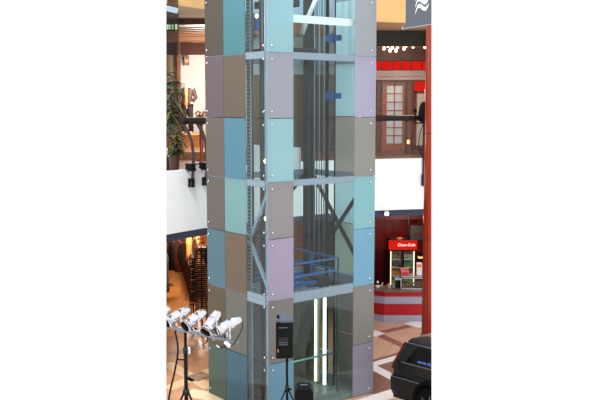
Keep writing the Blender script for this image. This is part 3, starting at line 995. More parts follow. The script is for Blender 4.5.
MB().tube(smooth_path([p + Vector((.05, 0, .17)), p + Vector((.1, 0, .15)), p + Vector((.1, 0, .07)), p + Vector((.05, 0, .04))], 4), .009, 6).build('jug_handle', STEEL_DARK, j_)
cm = thing('coffee_maker', 'small dark coffee machine with a silver top left of the display case', 'coffee machine', at(397.9, 291, KY + .45) * 1)
cm.location.z = .935
p = cm.location.copy()
MB().frame_box(p + Vector((0, .05, .12)), (1, 0, 0), (0, 1, 0), (0, 0, 1), .16, .12, .24).frame_box(p + Vector((0, -.03, .015)), (1, 0, 0), (0, 1, 0), (0, 0, 1), .16, .16, .03).build('machine_body', BLACK, cm)
MB().frame_box(p + Vector((0, 0, .25)), (1, 0, 0), (0, 1, 0), (0, 0, 1), .2, .22, .04).build('machine_top', STEEL_PALE, cm)
sa = MB().lathe((xx(383.5, KY + .4), KY + .4, .935), (0, 0, 1), [(0, .05), (.012, .09), (.016, .09), (.016, .05)], 16)
tag(sa.build('saucer', mat('brown saucer', (150, 116, 86), .4), top=True), 'flat brown saucer on the counter between pot and tumbler', 'saucer')
# menu board, pole, shelf lamp, dark drinks machine at the tower side
mY = 26.5
mb_ = thing('menu_board', 'black menu board with dim red lettering above the cooler', 'sign', at(418, 240, mY))
MB().span(at(410.5, 240, mY), at(432, 226, mY) + Vector((0, .04, 0))).build('board', mat('blackboard', (40, 40, 42), .5), mb_)
text_mesh('lettering', 'echos', .19, REDTEXT, at(420, 234, mY - .01), (1, 0, 0), (0, 0, 1), mb_, .006)
tag(MB().tube([(at(408.4, 240, 26.9).x, 26.9, ft), (at(408.4, 240, 26.9).x, 26.9, 3.28)], .018, 8).build('support_pole', STEEL_DARK, top=True), 'thin grey pole rising behind the cooler header to the ceiling', 'pole')
sh = thing('shelf_lamp', 'warm lit strip lamp on the wall right of the cooler', 'lamp', at(422, 258, 27.4))
MB().span(at(418.7, 258.5, 27.4), at(430, 256.6, 27.4) + Vector((0, .2, 0))).build('lamp_strip', emit('warm strip', (255, 196, 110), 1.6), sh)
MB().span(at(418.7, 256.6, 27.35), at(430, 255.6, 27.35) + Vector((0, .3, 0))).build('lamp_hood', STEEL_DARK, sh)
dm = thing('drinks_machine', 'black upright drinks machine against the red wall beside the tower', 'vending machine', (xx(373.5, 27.2), 27.3, 0))
MB().span((xx(369, 27), 27.0, 0), (xx(375.3, 27), 27.6, zz(258, 27))).build('machine_case', BLACK, dm, bevel=.02)
MB().span((xx(372.5, 27), 26.985, zz(271, 27)), (xx(374.6, 27), 27.0, zz(265, 27))).build('machine_label', mat('pale label', (190, 190, 196), .5), dm)
dl = thing('downlight', 'bright round downlight in the navy strip over the kiosk', 'lamp', at(386.5, 212.5, 23.9))
pd = at(386.5, 212.5, 23.98)
MB().lathe(pd, (0, -.75, -.6), [(0, .075), (.05, .075), (.06, .06)], 18).build('downlight_ring', STEEL_PALE, dl)
MB().lathe(pd + Vector((0, -.047, -.037)), (0, -.75, -.6), [(0, .055), (.02, .045)], 18).build('downlight_bulb', emit('downlight bulb', (255, 240, 225), 12), dl)

# ------------------------------------------------------------------ left: gallery shop
GY = 30.0
struct('wall_white_panel', MB().span((xx(181, GY), GY, L2), (xx(206, GY) + .5, GY + .1, zz(55, GY))), WHITE)
struct('trim_7', MB().span((-6, GY - .15, zz(55, GY)), (-1.6, GY + .1, 8.38)), WOOD_D)
struct('trim_8', MB().span((xx(206.2, GY), GY - .1, L2), (xx(208.5, GY), GY, zz(55, GY))), WOOD_ORANGE)
struct('column_wood', MB().span((xx(178.5, 29.4), 29.4, L2), (xx(181.2, 29.4), 29.6, 8.38)), wood('dull brown boards', (120, 84, 60), (146, 106, 78)))
# stepped wooden display
dp = thing('display_plinth', 'stepped warm wooden display plinth under the mannequin', 'plinth', (-3.2, 26, L2))
MB().span((-4.1, 27.2, L2), (-2.2, 29.2, L2 + .62)).build('upper_step', wood('honey boards', (196, 134, 84), (222, 164, 112)), dp)
MB().span((-3.7, 24.6, L2), (-2.0, 27.2, L2 + .22)).build('lower_step', WOOD_ORANGE, dp)
# wall speaker
ws = thing('wall_speaker', 'small beige wall loudspeaker high on the white wall', 'loudspeaker', at(186, 62, GY - .1))
MB().frame_box(at(186.3, 61, GY - .2), (1, .2, 0), (-.2, 1, 0), (0, .0, 1), .19, .2, .3).build('speaker_case', mat('beige case', (150, 116, 92), .5), ws, bevel=.015)
MB().frame_box(at(186.6, 61, GY - .305), (1, .2, 0), (-.2, 1, 0), (0, .0, 1), .12, .02, .1).build('speaker_grille', mat('pale grille', (220, 190, 160), .5), ws)
MB().frame_box(at(185.2, 58.2, GY - .1), (1, 0, 0), (0, 1, 0), (0, 0, 1), .16, .2, .06).build('wall_bracket', STEEL_DARK, ws)

# mannequin (one continuous body, jacket and trousers as its children)
mn_p = at(187.3, 120, 28.0); mn_p.z = L2 + .62
mn = thing('shop_mannequin', 'headless shop mannequin in dark jacket, orange shirt and dark trousers', 'mannequin', mn_p)


def skin_body(name, verts, edges, radii, m, parent, levels=2):
    me = bpy.data.meshes.new(name)
    me.from_pydata([tuple(v) for v in verts], edges, [])
    o = bpy.data.objects.new(name, me)
    COL.objects.link(o)
    sk = o.modifiers.new('skin', 'SKIN')
    for i, r in enumerate(radii):
        me.skin_vertices[0].data[i].radius = r if isinstance(r, tuple) else (r, r)
    me.skin_vertices[0].data[0].use_root = True
    ss = o.modifiers.new('sub', 'SUBSURF'); ss.levels = levels; ss.render_levels = levels
    dg = bpy.context.evaluated_depsgraph_get()
    m2 = bpy.data.meshes.new_from_object(o.evaluated_get(dg))
    bpy.data.objects.remove(o)
    for p in m2.polygons: p.use_smooth = True
    m2.materials.clear(); m2.materials.append(m)
    o = bpy.data.objects.new(name, m2)
    COL.objects.link(o)
    o.parent = parent
    return o


skin_body('body', [(0, 0, .92), (0, 0, 1.15), (0, 0, 1.38), (0, 0, 1.47), (0, -.01, 1.56), (.18, 0, 1.4), (.27, .03, 1.16), (.17, -.08, .98), (.12, -.11, .97), (-.18, 0, 1.4), (-.26, .03, 1.15), (-.23, -.06, .9), (-.22, -.08, .82), (.09, 0, .84), (.1, -.02, .47), (.11, 0, .07), (.12, -.1, .03), (-.09, 0, .84), (-.11, -.01, .47), (-.13, .02, .07), (-.14, -.08, .03)],
          [(0, 1), (1, 2), (2, 3), (3, 4), (2, 5), (5, 6), (6, 7), (7, 8), (2, 9), (9, 10), (10, 11), (11, 12), (0, 13), (13, 14), (14, 15), (15, 16), (0, 17), (17, 18), (18, 19), (19, 20)],
          [(.15, .1), (.12, .085), (.15, .09), .055, .05, .06, .042, .032, .03, .06, .042, .032, .03, .085, .055, .04, .03, .085, .055, .04, .03], mat('mannequin ivory', (226, 206, 190), .4), mn)
jk = MB()
SUIT = mat('dark jacket cloth', (52, 30, 26), .7)
n = 24
vs, fs = [], []
prof = [(.86, .21, .14), (1.0, .185, .13), (1.13, .165, .12), (1.28, .2, .13), (1.4, .215, .115), (1.46, .13, .09)]
for z, rx, ry in prof:
    for k in range(n + 1):
        a = -math.pi / 2 + math.radians(15) + (2 * math.pi - math.radians(30)) * k / n
        vs.append(mn_p + Vector((rx * math.cos(a), ry * math.sin(a), z)))
for i in range(len(prof) - 1):
    for k in range(n):
        fs.append((i * (n + 1) + k, i * (n + 1) + k + 1, (i + 1) * (n + 1) + k + 1, (i + 1) * (n + 1) + k))
jk.add(vs, fs, 0, True)
for sgn, elbow, hand in ((1, (.28, .03, 1.15), (.17, -.085, 1.0)), (-1, (-.27, .03, 1.14), (-.235, -.06, .92))):
    jk.tube([mn_p + Vector((sgn * .17, 0, 1.41)), mn_p + Vector((sgn * .23, .01, 1.3)), mn_p + Vector(elbow), mn_p + Vector(hand)], [.085, .075, .062, .05], 12)
jo = jk.build('jacket', SUIT, mn)
sm_ = jo.modifiers.new('solid', 'SOLIDIFY'); sm_.thickness = .012
vs, fs = [], []
prof = [(.9, .165, .115), (1.0, .16, .115), (1.15, .145, .11), (1.3, .165, .115), (1.42, .12, .09)]
for z, rx, ry in prof:
    for k in range(n):
        a = 2 * math.pi * k / n
        vs.append(mn_p + Vector((rx * math.cos(a), ry * math.sin(a), z)))
for i in range(len(prof) - 1):
    for k in range(n):
        fs.append((i * n + k, i * n + (k + 1) % n, (i + 1) * n + (k + 1) % n, (i + 1) * n + k))
MB().add(vs, fs, 0, True).build('shirt', mat('orange shirt cloth', (226, 120, 66), .7), mn)
tr = MB()
for sx in (1, -1):
    tr.tube([mn_p + Vector((sx * .075, 0, .96)), mn_p + Vector((sx * .09, 0, .8)), mn_p + Vector((sx * .105, -.015, .47)), mn_p + Vector((sx * .12, .01, .06))], [.105, .105, .085, .075], 14)
tr.build('trousers', mat('dark trousers cloth', (34, 24, 26), .75), mn)

# potted flowers on a stand behind the rail
GREEN = mat('leaf green', (58, 84, 52), .55, vary=.3, scale=3)
GREEN_D = mat('dark leaf', (40, 54, 48), .5, vary=.3, scale=3)


def leaf(mb, p, d, L, w, droop=.4, mi=0):
    d = Vector(d).normalized()
    side = d.cross(Vector((0, 0, 1)))
    if side.length < .05: side = Vector((1, 0, 0))
    side.normalize()
    vs, fs = [], []
    ks = [(0, .15), (.25, .8), (.5, 1), (.75, .7), (1, .03)]
    for f, ww in ks:
        q = p + d * L * f + Vector((0, 0, -droop * L * f * f))
        vs += [q - side * w * ww / 2 + Vector((0, 0, .006)), q + Vector((0, 0, -.012 * ww)), q + side * w * ww / 2 + Vector((0, 0, .006))]
    for i in range(4):
        b = i * 3
        fs += [(b, b + 1, b + 4, b + 3), (b + 1, b + 2, b + 5, b + 4)]
    mb.add(vs, fs, mi, True)


fl_p = at(201, 119.5, 24.0)
fst_h = fl_p.z - L2
fs_ = tag(MB().lathe((fl_p.x, fl_p.y, L2), (0, 0, 1), [(0, .16), (.03, .16), (.05, .05), (fst_h - .14, .05), (fst_h - .12, .14), (fst_h - .1, .14)], 18).build('plant_stand', mat('red stand', (150, 62, 40), .5), top=True), 'slim red stand behind the rail under the orange flowers', 'plant stand')
fp = thing('potted_flowers', 'small pot of orange and yellow flowers behind the dark handrail', 'flowers', (fl_p.x, fl_p.y, fl_p.z - .1))
MB().lathe(fl_p + Vector((0, 0, -.1)), (0, 0, 1), [(0, .07), (.13, .1), (.14, .1)], 16).build('pot', mat('terracotta pot', (150, 80, 50), .6), fp)
fo, bl1, bl2 = MB(), MB(), MB()
for i in range(26):
    a = random.uniform(0, 6.28); e = random.uniform(.3, 1.3)
    d = Vector((math.cos(a) * math.cos(e), math.sin(a) * math.cos(e), math.sin(e)))
    leaf(fo, fl_p + Vector((0, 0, .02)), d, random.uniform(.12, .2), .04)
    q = fl_p + d * random.uniform(.12, .22) + Vector((0, 0, .02))
    (bl1 if i % 2 else bl2).lathe(q, d, [(0, .006), (.012, .032), (.025, .036), (.032, .012)], 8)
fo.build('foliage', GREEN, fp); bl1.build('orange_blossoms', mat('orange petals', (230, 110, 40), .6), fp); bl2.build('yellow_blossoms', mat('yellow petals', (236, 190, 70), .6), fp)

# large potted plant and a smaller one at the left end of the gallery
def big_plant(base, h, spread, nl, L, w, name, label, pot_m, lean=(0, 0), leafm=GREEN_D, pr=.17, ph=.34):
    t = thing(name, label, 'plant', base)
    MB().lathe(base, (0, 0, 1), [(0, pr * .75), (.02, pr * .8), (ph - .03, pr), (ph, pr * 1.06), (ph, pr * .9), (ph - .05, pr * .85)], 20).build('pot', pot_m, t)
    stm, lf = MB(), MB()
    for k in range(3):
        a = k * 2.1
        top = base + Vector((math.cos(a) * spread * .3 + lean[0], math.sin(a) * spread * .3 + lean[1], h * (.8 + .1 * k)))
        pts = smooth_path([base + Vector((math.cos(a) * .03, math.sin(a) * .03, ph - .05)), (base + top) / 2 + Vector((0, 0, .1)), top], 5)
        stm.tube(pts, .018, 6)
        for i in range(nl // 3):
            f = random.uniform(.25, 1) ** .8
            q = pts[min(len(pts) - 1, int(f * (len(pts) - 1)))]
            b = random.uniform(0, 6.28); e = random.uniform(-.2, 1.0)
            leaf(lf, q, (math.cos(b) * math.cos(e), math.sin(b) * math.cos(e), math.sin(e)), L * random.uniform(.6, 1.1), w * random.uniform(.7, 1.2), .55, i % 3)
    stm.build('stems', mat(name + ' stem', (84, 66, 46), .7), t)
    lf.build('leaves', [leafm, GREEN, mat(name + ' pale leaf', (104, 98, 66), .5, vary=.2)], t)
    return t


bp = at(170, 175, 20.6); bp.z = L2
big_plant(Vector((bp.x - .14, 20.95, L2)), 2.5, .5, 190, .55, .06, 'potted_tree', 'tall dark-leaved potted plant behind the rail at the gallery end', mat('dark pot', (60, 50, 44), .5), (.12, -.1), GREEN_D, .14, .3)
p2 = at(171, 160, 19.9)
big_plant(Vector((-2.93, 20.35, L2 + .0)), .95, .3, 110, .26, .07, 'potted_plant', 'low bushy green potted plant in front of the tall dark-leaved one', mat('brown pot', (76, 48, 38), .5), (.12, -.1), GREEN, .13, .4)

# glass smoke barrier with an exit sign
gb = thing('glass_barrier', 'hanging grey glass pane above the tall plant', 'glass pane', at(172, 54, 19.6))
MB().span(at(150, 55, 19.6), at(178, -8, 19.6) + Vector((0, .02, 0))).build('pane', SMOKE, gb)
MB().bar(at(150, 4.5, 19.58), at(178, 11, 19.58), .06, .12).build('top_rail', STEEL, gb)
ex = thing('exit_sign', 'green and white exit sign on the hanging glass pane', 'sign', at(172, 30, 19.5))
SIGN_G = emit('green sign', (60, 110, 60), .7)
SIGN_W = emit('white sign', (225, 235, 205), .8)
MB().span(at(166.6, 29.8, 19.5), at(177.4, 24, 19.5) + Vector((0, .04, 0))).build('sign_plate', SIGN_G, ex)
sg = MB()
def sq(x0, y0, x1, y1): sg.span(at(x0, y1, 19.495), at(x1, y0, 19.495) + Vector((0, -.004, 0)))
sq(166.8, 24.3, 168.6, 29.4); sq(169.3, 25, 169.9, 29); sq(169.9, 25, 171.4, 25.7); sq(169.9, 26.6, 171.0, 27.2); sq(169.9, 28.4, 171.4, 29)
sq(172.1, 24.8, 173.4, 25.8); sq(172.4, 26, 173.2, 29.2); sq(175.2, 24.3, 177.2, 29.6)
sg.build('pictogram', SIGN_W, ex)

# ------------------------------------------------------------------ left: clothes shop on the ground floor
def garment(px, py0, py1, w, Y, m, label, sleeves=True):
    top = at(px, py0, Y); bot = at(px, py1, Y)
    t = thing('hanging_garment', label, 'garment', bot, 'garments hanging in the ground-floor shop')
    h = top.z - bot.z
    N = 12
    rows = [(0, .5, .05), (.25, .46, .06), (.55, .43, .055), (.8, .5, .06), (.92, .42, .05), (1.0, .14, .035)]
    vs, fs = [], []
    for f, hw, dp_ in rows:
        for k in range(N * 2):
            a = math.pi * k / N
            rr_ = 1 + .12 * math.sin(k * 2.7) * (1 - f)
            vs.append(bot + Vector((math.cos(a) * hw * w * rr_, math.sin(a) * dp_ * 2 * rr_, f * h)))
    n2 = N * 2
    for i in range(len(rows) - 1):
        for k in range(n2):
            fs.append((i * n2 + k, i * n2 + (k + 1) % n2, (i + 1) * n2 + (k + 1) % n2, (i + 1) * n2 + k))
    fs.append(tuple(range(n2))[::-1]); fs.append(tuple((len(rows) - 1) * n2 + k for k in range(n2)))
    g = MB().add(vs, fs, 0, True)
    if sleeves:
        for sx in (-1, 1):
            g.tube([bot + Vector((sx * w * .38, 0, h * .9)), bot + Vector((sx * w * .55, -.02, h * .6)), bot + Vector((sx * w * .52, -.03, h * .3))], [.06, .055, .05], 10)
    g.build('cloth', m, t)
    MB().tube([top + Vector((0, 0, -.01)), top + Vector((0, 0, .07)), top + Vector((.02, 0, .1)), Vector((top.x, top.y, 2.72 if Y > 24.6 else 3.2))], .008, 6).build('hanger_hook', STEEL, t)
    return t


def cl_m(c): return mat('cloth %d %d %d' % c, c, .8, vary=.15)
garment(163.5, 250, 292, .34, 25.5, cl_m((60, 96, 104)), 'blue-grey jacket hanging at the cut-off left end of the shop', False)
garment(170.0, 243, 264, .3, 31, cl_m((176, 84, 44)), 'orange jacket hanging deepest in the shop')
garment(173.5, 240, 270, .3, 30, cl_m((34, 24, 24)), 'black jacket hanging left of the mauve coat')
garment(178.4, 239, 272, .24, 28.5, cl_m((124, 86, 84)), 'long mauve coat hanging next to the black jacket', False)
garment(184.0, 243, 266, .28, 27.2, cl_m((44, 24, 20)), 'dark brown top hanging right of the mauve coat')
garment(189.3, 236, 260, .2, 26.0, cl_m((236, 180, 104)), 'yellow dress hanging left of the pink coat', False)
garment(194.8, 238, 276, .15, 24.86, cl_m((190, 136, 124)), 'pink coat hanging beside the black wire rack', False)
rk = thing('clothes_rail', 'long clothes rail under the shop ceiling carrying the garments', 'clothes rail', (-3.8, 28, 2.4))
zr = 2.75
MB().bar((-4.72, 31.4, zr), (-2.95, 24.7, zr), .04, .04).build('rail', STEEL, rk)
for x_, y_ in ((-4.6, 30.95), (-3.06, 25.1)):
    MB().bar((x_, y_, zr), (x_, y_, 3.28), .03, .03).build('hanger_rod', STEEL_DARK, rk)

# low wooden shelving running back into the shop
ls = thing('shop_counter', 'long low wooden counter running back into the clothes shop', 'counter', (-3.3, 27.5, 0))
a0, a1 = gp(190, 297), gp(182.3, 270)
dirv = (a1 - a0).normalized(); nrm = Vector((dirv.y, -dirv.x, 0))
def cpoly(g0, g1): return [(a0 + nrm * g0), (a1 + nrm * g0), (a1 + nrm * g1), (a0 + nrm * g1)]
MB().prism([(q.x, q.y) for q in cpoly(0, .5)], 0, 1.02).build('carcass', wood('counter wood', (120, 60, 30), (150, 82, 42)), ls)
MB().prism([(q.x, q.y) for q in cpoly(-.04, .52)], 1.02, 1.07).build('counter_top', wood('counter top wood', (170, 100, 54), (190, 120, 68)), ls)
L_ = (a1 - a0).length
for i in range(9):
    q = a0 + dirv * (L_ * i / 8)
    MB().frame_box(q - nrm * .012 + Vector((0, 0, .51)), dirv, nrm, (0, 0, 1), .05, .03, .98).build('divider', WOOD_D, ls)

# two wire racks by the tower
def wire_rack(px, py0, py1, w, Y, rows, label, m, cards):
    b = at(px, py1, Y); b.z = 0
    top = zz(py0, Y)
    t = thing('wire_rack', label, 'display rack', b)
    MB().lathe(b, (0, 0, 1), [(0, w * .62), (.03, w * .62), (.06, .04)], 16).build('rack_base', BLACK, t)
    MB().tube([b + Vector((0, 0, .05)), Vector((b.x, b.y, top))], .025, 8).build('rack_pole', BLACK, t)
    fr_ = MB()
    z0 = .75
    for sx in (-1, 1):
        for sy in (-1, 1):
            fr_.bar(Vector((b.x + sx * w / 2, b.y + sy * .14, z0 - .35)), Vector((b.x + sx * w / 2, b.y + sy * .14, top)), .022, .022)
    for i in range(rows + 1):
        z = z0 + (top - z0) * i / rows
        fr_.bar((b.x - w / 2, b.y - .14, z), (b.x + w / 2, b.y - .14, z), .022, .03).bar((b.x - w / 2, b.y + .14, z), (b.x + w / 2, b.y + .14, z), .022, .03)
    fr_.build('rack_frame', BLACK, t)
    for i in range(rows):
        z = z0 + (top - z0) * (i + .12) / rows
        hgt = (top - z0) / rows
        MB().frame_box((b.x, b.y - .09, z + hgt * .3), (1, 0, 0), (0, 1, .3), (0, -.3, 1), w * .86, .03, hgt * .38).build('card_pocket', cards[i % len(cards)], t)
    return t


ck = [mat('dark card', (24, 18, 17), .6), mat('black card', (16, 13, 13), .6), mat('umber card', (40, 26, 20), .6)]
cp_ = [mat('pink card', (170, 96, 74), .6), mat('dark brown card', (60, 32, 24), .6), mat('black brown card', (34, 22, 20), .6)]  # pink stands for highlights on the thin rack, put into card colour
wire_rack(202.3, 247, 335, .27, 23.6, 15, 'tall black wire rack of dark pockets against the tower', BLACK, ck)
wire_rack(193.6, 255, 332, .15, 24.1, 13, 'narrow wire rack of brown cards with painted pink highlights left of the tall black rack', BLACK, cp_)

# lit shelves at the shop's right wall
lsf = thing('wall_shelf', 'warm lit wall shelves high behind the wire racks', 'shelf', at(202, 247, 25.2))
MB().span(at(196, 247, 25.6), at(212, 229, 25.6) + Vector((0, .05, 0))).build('shelf_back', mat('honey panel', (246, 200, 130), .5), lsf)
for y in (235, 239.2, 244):
    MB().span(at(196.5, y + 1, 25.25), at(204, y, 25.25) + Vector((0, .35, 0))).build('shelf_board', WOOD_ORANGE, lsf)
MB().span(at(198, 247.2, 25.2), at(206, 246.4, 25.2) + Vector((0, .06, 0))).build('light_strip', emit('warm shelf strip', (255, 220, 160), 3), lsf)

# ------------------------------------------------------------------ stage lamps on their stand
BL, BR = at(164, 326.5, 15.05), at(236, 342, 14.06)
BR.z = BL.z
bdir = (BR - BL).normalized()
sx = BL.lerp(BR, .31)
stand = thing('lamp_stand', 'black tripod stand with a crossbar carrying chrome stage lamps', 'lighting stand', (sx.x, sx.y, 0))
MB().bar(BL - bdir * .05, BR + bdir * .05, .05, .045).build('crossbar', mat('grey alloy', (130, 132, 136), .35, .7), stand)
pole = MB().tube([(sx.x, sx.y, .4), (sx.x, sx.y, BL.z - .3)], .034, 14).tube([(sx.x, sx.y, BL.z - .35), (sx.x, sx.y, BL.z)], .026, 12)
pole.build('pole', BLACK, stand)
hubz = at(186, 392, 14.75).z
for zc_, r_ in ((at(186, 350, 14.75).z, .05), (hubz, .06), (.42, .05)):
    MB().lathe((sx.x, sx.y, zc_ - .05), (0, 0, 1), [(0, r_), (.1, r_)], 14).build('collar', BLACK_GLOSS, stand)
zk = at(186, 350, 14.75).z
MB().box((sx.x + .07, sx.y - .03, zk), (.05, .05, .12)).build('silver_clip', CHROME, stand, bevel=.01)
MB().tube([(sx.x - .03, sx.y, zk - .17), (sx.x - .12, sx.y, zk - .17), (sx.x - .14, sx.y, zk - .13)], .014, 8).build('crank_handle', BLACK, stand)
for a in (-2.5, -.5, 1.6):
    ft_ = Vector((sx.x + math.cos(a) * .72, sx.y + math.sin(a) * .72, .02))
    lg = MB().tube([(sx.x + math.cos(a) * .05, sx.y + math.sin(a) * .05, hubz), ft_], .018, 8).build('leg', BLACK, stand)
    MB().lathe(ft_ + Vector((0, 0, -.02)), (0, 0, 1), [(0, .03), (.05, .024)], 10).build('rubber_foot', RUBBER, lg)

lampspec = [  # mouth pixel, rear pixel, mouth depth, rear depth
    ((147, 331), (166.5, 310), 14.82, 15.05, 'chrome stage lamp at the cut-off end of the crossbar'),
    ((168.8, 321.3), (186.2, 310.8), 14.68, 14.9, 'chrome stage lamp second along, left of the stand pole'),
    ((187.0, 325.0), (202.2, 313.4), 14.42, 14.65, 'chrome stage lamp just right of the stand pole'),
    ((206.8, 330.0), (216.8, 314.6), 14.2, 14.4, 'steeply tilted chrome stage lamp third from the bar tip'),
    ((219, 330.2), (237.5, 320.6), 14.1, 14.2, 'chrome stage lamp nearest the right tip of the crossbar'),
]
lampspec[3] = lampspec[3][:4] + ('steeply tilted chrome stage lamp overlapping the one at the bar tip',)
PLUG = mat('white plug', (232, 234, 238), .4)
for i, ((mx, my), (rx, ry), Ym, Yr, lab) in enumerate(lampspec):
    m0, r0 = at(mx, my, Ym), at(rx, ry, Yr)
    ax = (m0 - r0)
    L = ax.length; ax.normalize()
    R = .092
    ctr = (m0 + r0) / 2
    fpt = BL + bdir * (ctr - BL).dot(bdir)        # spot on the bar below the lamp
    if i == 0: fpt = BL + bdir * .03
    pc = thing('stage_lamp', lab, 'stage lamp', fpt, 'chrome lamps on the crossbar')
    MB().lathe(r0 - ax * .05, ax, [(-.02, .03), (.0, .06), (.04, .076), (.1, .085), (.13, .09), (L * .55, R), (L * .56, R + .008), (L * .6, R + .008), (L * .61, R), (L + .04, R), (L + .045, R + .012), (L + .062, R + .012), (L + .062, R + .006), (L + .05, R + .005)], 24).build('can', CHROME, pc)
    MB().lathe(m0 + ax * .05, ax, [(0, R + .004), (.006, R + .004)], 20).build('lens', RUBBER, pc)
    side = ax.cross(Vector((0, 0, 1))).normalized()
    yk = MB()
    for sg_ in (-1, 1):
        piv = ctr + side * sg_ * (R + .012)
        low = fpt + side * sg_ * (R + .012) * .9 + Vector((0, 0, .045))
        yk.bar(piv + (piv - low).normalized() * .02, low, .008, .026, up=ax)
    yk.bar(fpt + side * -(R + .012) * .9 + Vector((0, 0, .045)), fpt + side * (R + .012) * .9 + Vector((0, 0, .045)), .026, .01)
    yk.build('yoke', CHROME, pc)
    MB().box(fpt + Vector((0, 0, -.01)), (.04, .06, .09), rz=math.atan2(bdir.y, bdir.x)).build('clamp', STEEL, pc, bevel=.008)
    if i in (2, 3, 4):
        pp = fpt + bdir * (.09 if i < 4 else -.02) + Vector((0, -.05, -.13))
        if i == 4: pp = at(228, 344.5, 13.98)
        k_ = 1 if i == 4 else .55
        MB().bar(pp - bdir * .07 * k_ + Vector((0, 0, .03 * k_)), pp + bdir * .05 * k_ + Vector((0, 0, -.03 * k_)), .05 * k_, .045 * k_).build('plug', PLUG, pc, bevel=.01)
        rear = r0 - ax * .04
        MB().tube(smooth_path([rear, rear + Vector((.05, -.02, -.12)), pp + bdir * .16 + Vector((0, 0, .08)), pp + bdir * .05 + Vector((0, 0, -.03))], 6), .008, 6).build('lead', BLACK, pc)
# cable down the stand
cb_ = smooth_path([BL + bdir * .28 + Vector((0, -.04, -.02)), at(178, 350, 14.8), at(175, 370, 14.75), at(170, 392, 14.7), at(166, 420, 14.65), at(160, 470, 14.6)], 6)
tag(MB().tube(cb_, .016, 8).build('cable', BLACK, top=True), 'black cable hanging from the crossbar left of the stand pole', 'cable')

# ------------------------------------------------------------------ loudspeakers
def loudspeaker(px0, px1, py0, py1, Y, rz, label):
    c0, c1 = at(px0, py1, Y), at(px1, py0, Y)
    w, h = c1.x - c0.x, c1.z - c0.z
    b = Vector(((c0.x + c1.x) / 2, Y + .15, c0.z))
    t = thing('loudspeaker', label, 'loudspeaker', b)
    ca, sa = math.cos(rz), math.sin(rz)
    X, Yv, Z = Vector((ca, sa, 0)), Vector((-sa, ca, 0)), Vector((0, 0, 1))
    sec = [(-.5, -.18), (-.42, -.2), (.42, -.2), (.5, -.18), (.36, .2), (-.36, .2)]
    vs = []
    for z in (0, .02, h * .84, h * .84 + .02):
        k = .97 if z in (0,) else 1
        vs += [b + X * s[0] * w * k + Yv * s[1] * k + Z * z for s in sec]
    fs = [tuple(range(6))[::-1], tuple(range(18, 24))]
    for i in range(3):
        for k in range(6):
            fs.append((i * 6 + k, i * 6 + (k + 1) % 6, (i + 1) * 6 + (k + 1) % 6, (i + 1) * 6 + k))
    MB().add(vs, fs).build('cabinet', BLACK, t, bevel=.012)
    vs = []
    for z, k in ((h * .84 + .02, .98), (h * .93, .96), (h * .985, .8), (h, .7)):
        vs += [b + X * s[0] * w * k + Yv * s[1] * k + Z * z for s in sec]
    MB().add(vs, fs).build('top_lid', GREY_LID, t, bevel=.01)
    MB().frame_box(b + X * -.02 + Yv * -.205 + Z * h * .46, X, Yv, Z, w * .5, .02, h * .12).build('port', BLACK_GLOSS, t)
    gr = MB()
    for f in (.34, .39, .75):
        gr.frame_box(b + X * -.03 + Yv * -.205 + Z * h * f, X, Yv, Z, w * .5, .012, .012)
    gr.build('trim_line', mat('grey trim', (92, 96, 104), .5), t)
    MB().frame_box(b + X * -w * .38 + Yv * -.203 + Z * h * .2, X, Yv, Z, .02, .012, .05).build('badge', mat('amber badge', (190, 110, 40), .5), t)
    for s in (-.36, -.36):
        pass
    MB().lathe(b + X * -w * .36 + Yv * -.16 + Z * h * .97, Z, [(0, .025), (.05, .028), (.06, .02)], 10).lathe(b + X * -w * .36 + Yv * -.2 + Z * h * .87, -Yv, [(0, .025), (.03, .025)], 10).build('knob', BLACK, t)
    return t, b


def speaker_stand(b, label, hub):
    t = thing('speaker_stand', label, 'speaker stand', (b.x, b.y, 0))
    MB().tube([(b.x, b.y, .3), (b.x, b.y, b.z + .0)], .022, 12).build('pole', BLACK, t)
    MB().lathe((b.x, b.y, hub), (0, 0, 1), [(0, .04), (.12, .04)], 12).build('collar', BLACK_GLOSS, t)
    MB().box((b.x + .05, b.y - .02, hub + .06), (.07, .03, .03)).build('knob', BLACK, t)
    for a in (-2.6, -.4, 1.5):
        f = Vector((b.x + math.cos(a) * .6, b.y + math.sin(a) * .6, .02))
        lg = MB().tube([(b.x + math.cos(a) * .04, b.y + math.sin(a) * .04, hub + .03 if hub < 1.3 else .95), f], .014, 8).build('leg', BLACK, t)
        MB().lathe(f + Vector((0, 0, -.02)), (0, 0, 1), [(0, .025), (.04, .02)], 10).build('rubber_foot', RUBBER, lg)
    return t


ls1, b1_ = loudspeaker(274.6, 292.4, 316.6, 358, 15.3, .12, 'black loudspeaker with a grey lid on a pole before the tower')
speaker_stand(Vector((at(287, 370, 15.45).x, 15.45, b1_.z)), 'black pole stand under the grey-lidded loudspeaker', at(287, 392, 15.45).z)
# dark case at the lower edge
cY2 = 14.6
c0, c1 = at(294.5, 400, cY2), at(313.5, 388, cY2)
cs_b = Vector(((c0.x + c1.x) / 2, cY2 + .16, c1.z - .62))
cs = thing('monitor_speaker', 'black loudspeaker with a chamfered top at the lower edge before the lift', 'loudspeaker', cs_b)
w = c1.x - c0.x
ch = [(-.5, -.5), (.5, -.5), (.5, .5), (.5, .5), (-.5, .5), (-.5, .5)]
pr = [(-w / 2, 0), (w / 2, 0), (w / 2, .54), (w * .34, .61), (-w * .34, .61), (-w / 2, .54)]
MB().extrude([cs_b + Vector((x, -.16, z)) for x, z in pr], (0, .34, 0)).build('cabinet', BLACK, cs, bevel=.012)
MB().extrude([cs_b + Vector((x * .86, -.175, .03 + z * .88)) for x, z in pr], (0, .016, 0)).build('grille', mat('dark grille', (18, 19, 21), .7, spec=.1), cs)
MB().box(cs_b + Vector((0, .02, .615)), (w * .4, .05, .02)).build('handle', GREY_LID, cs, bevel=.006)
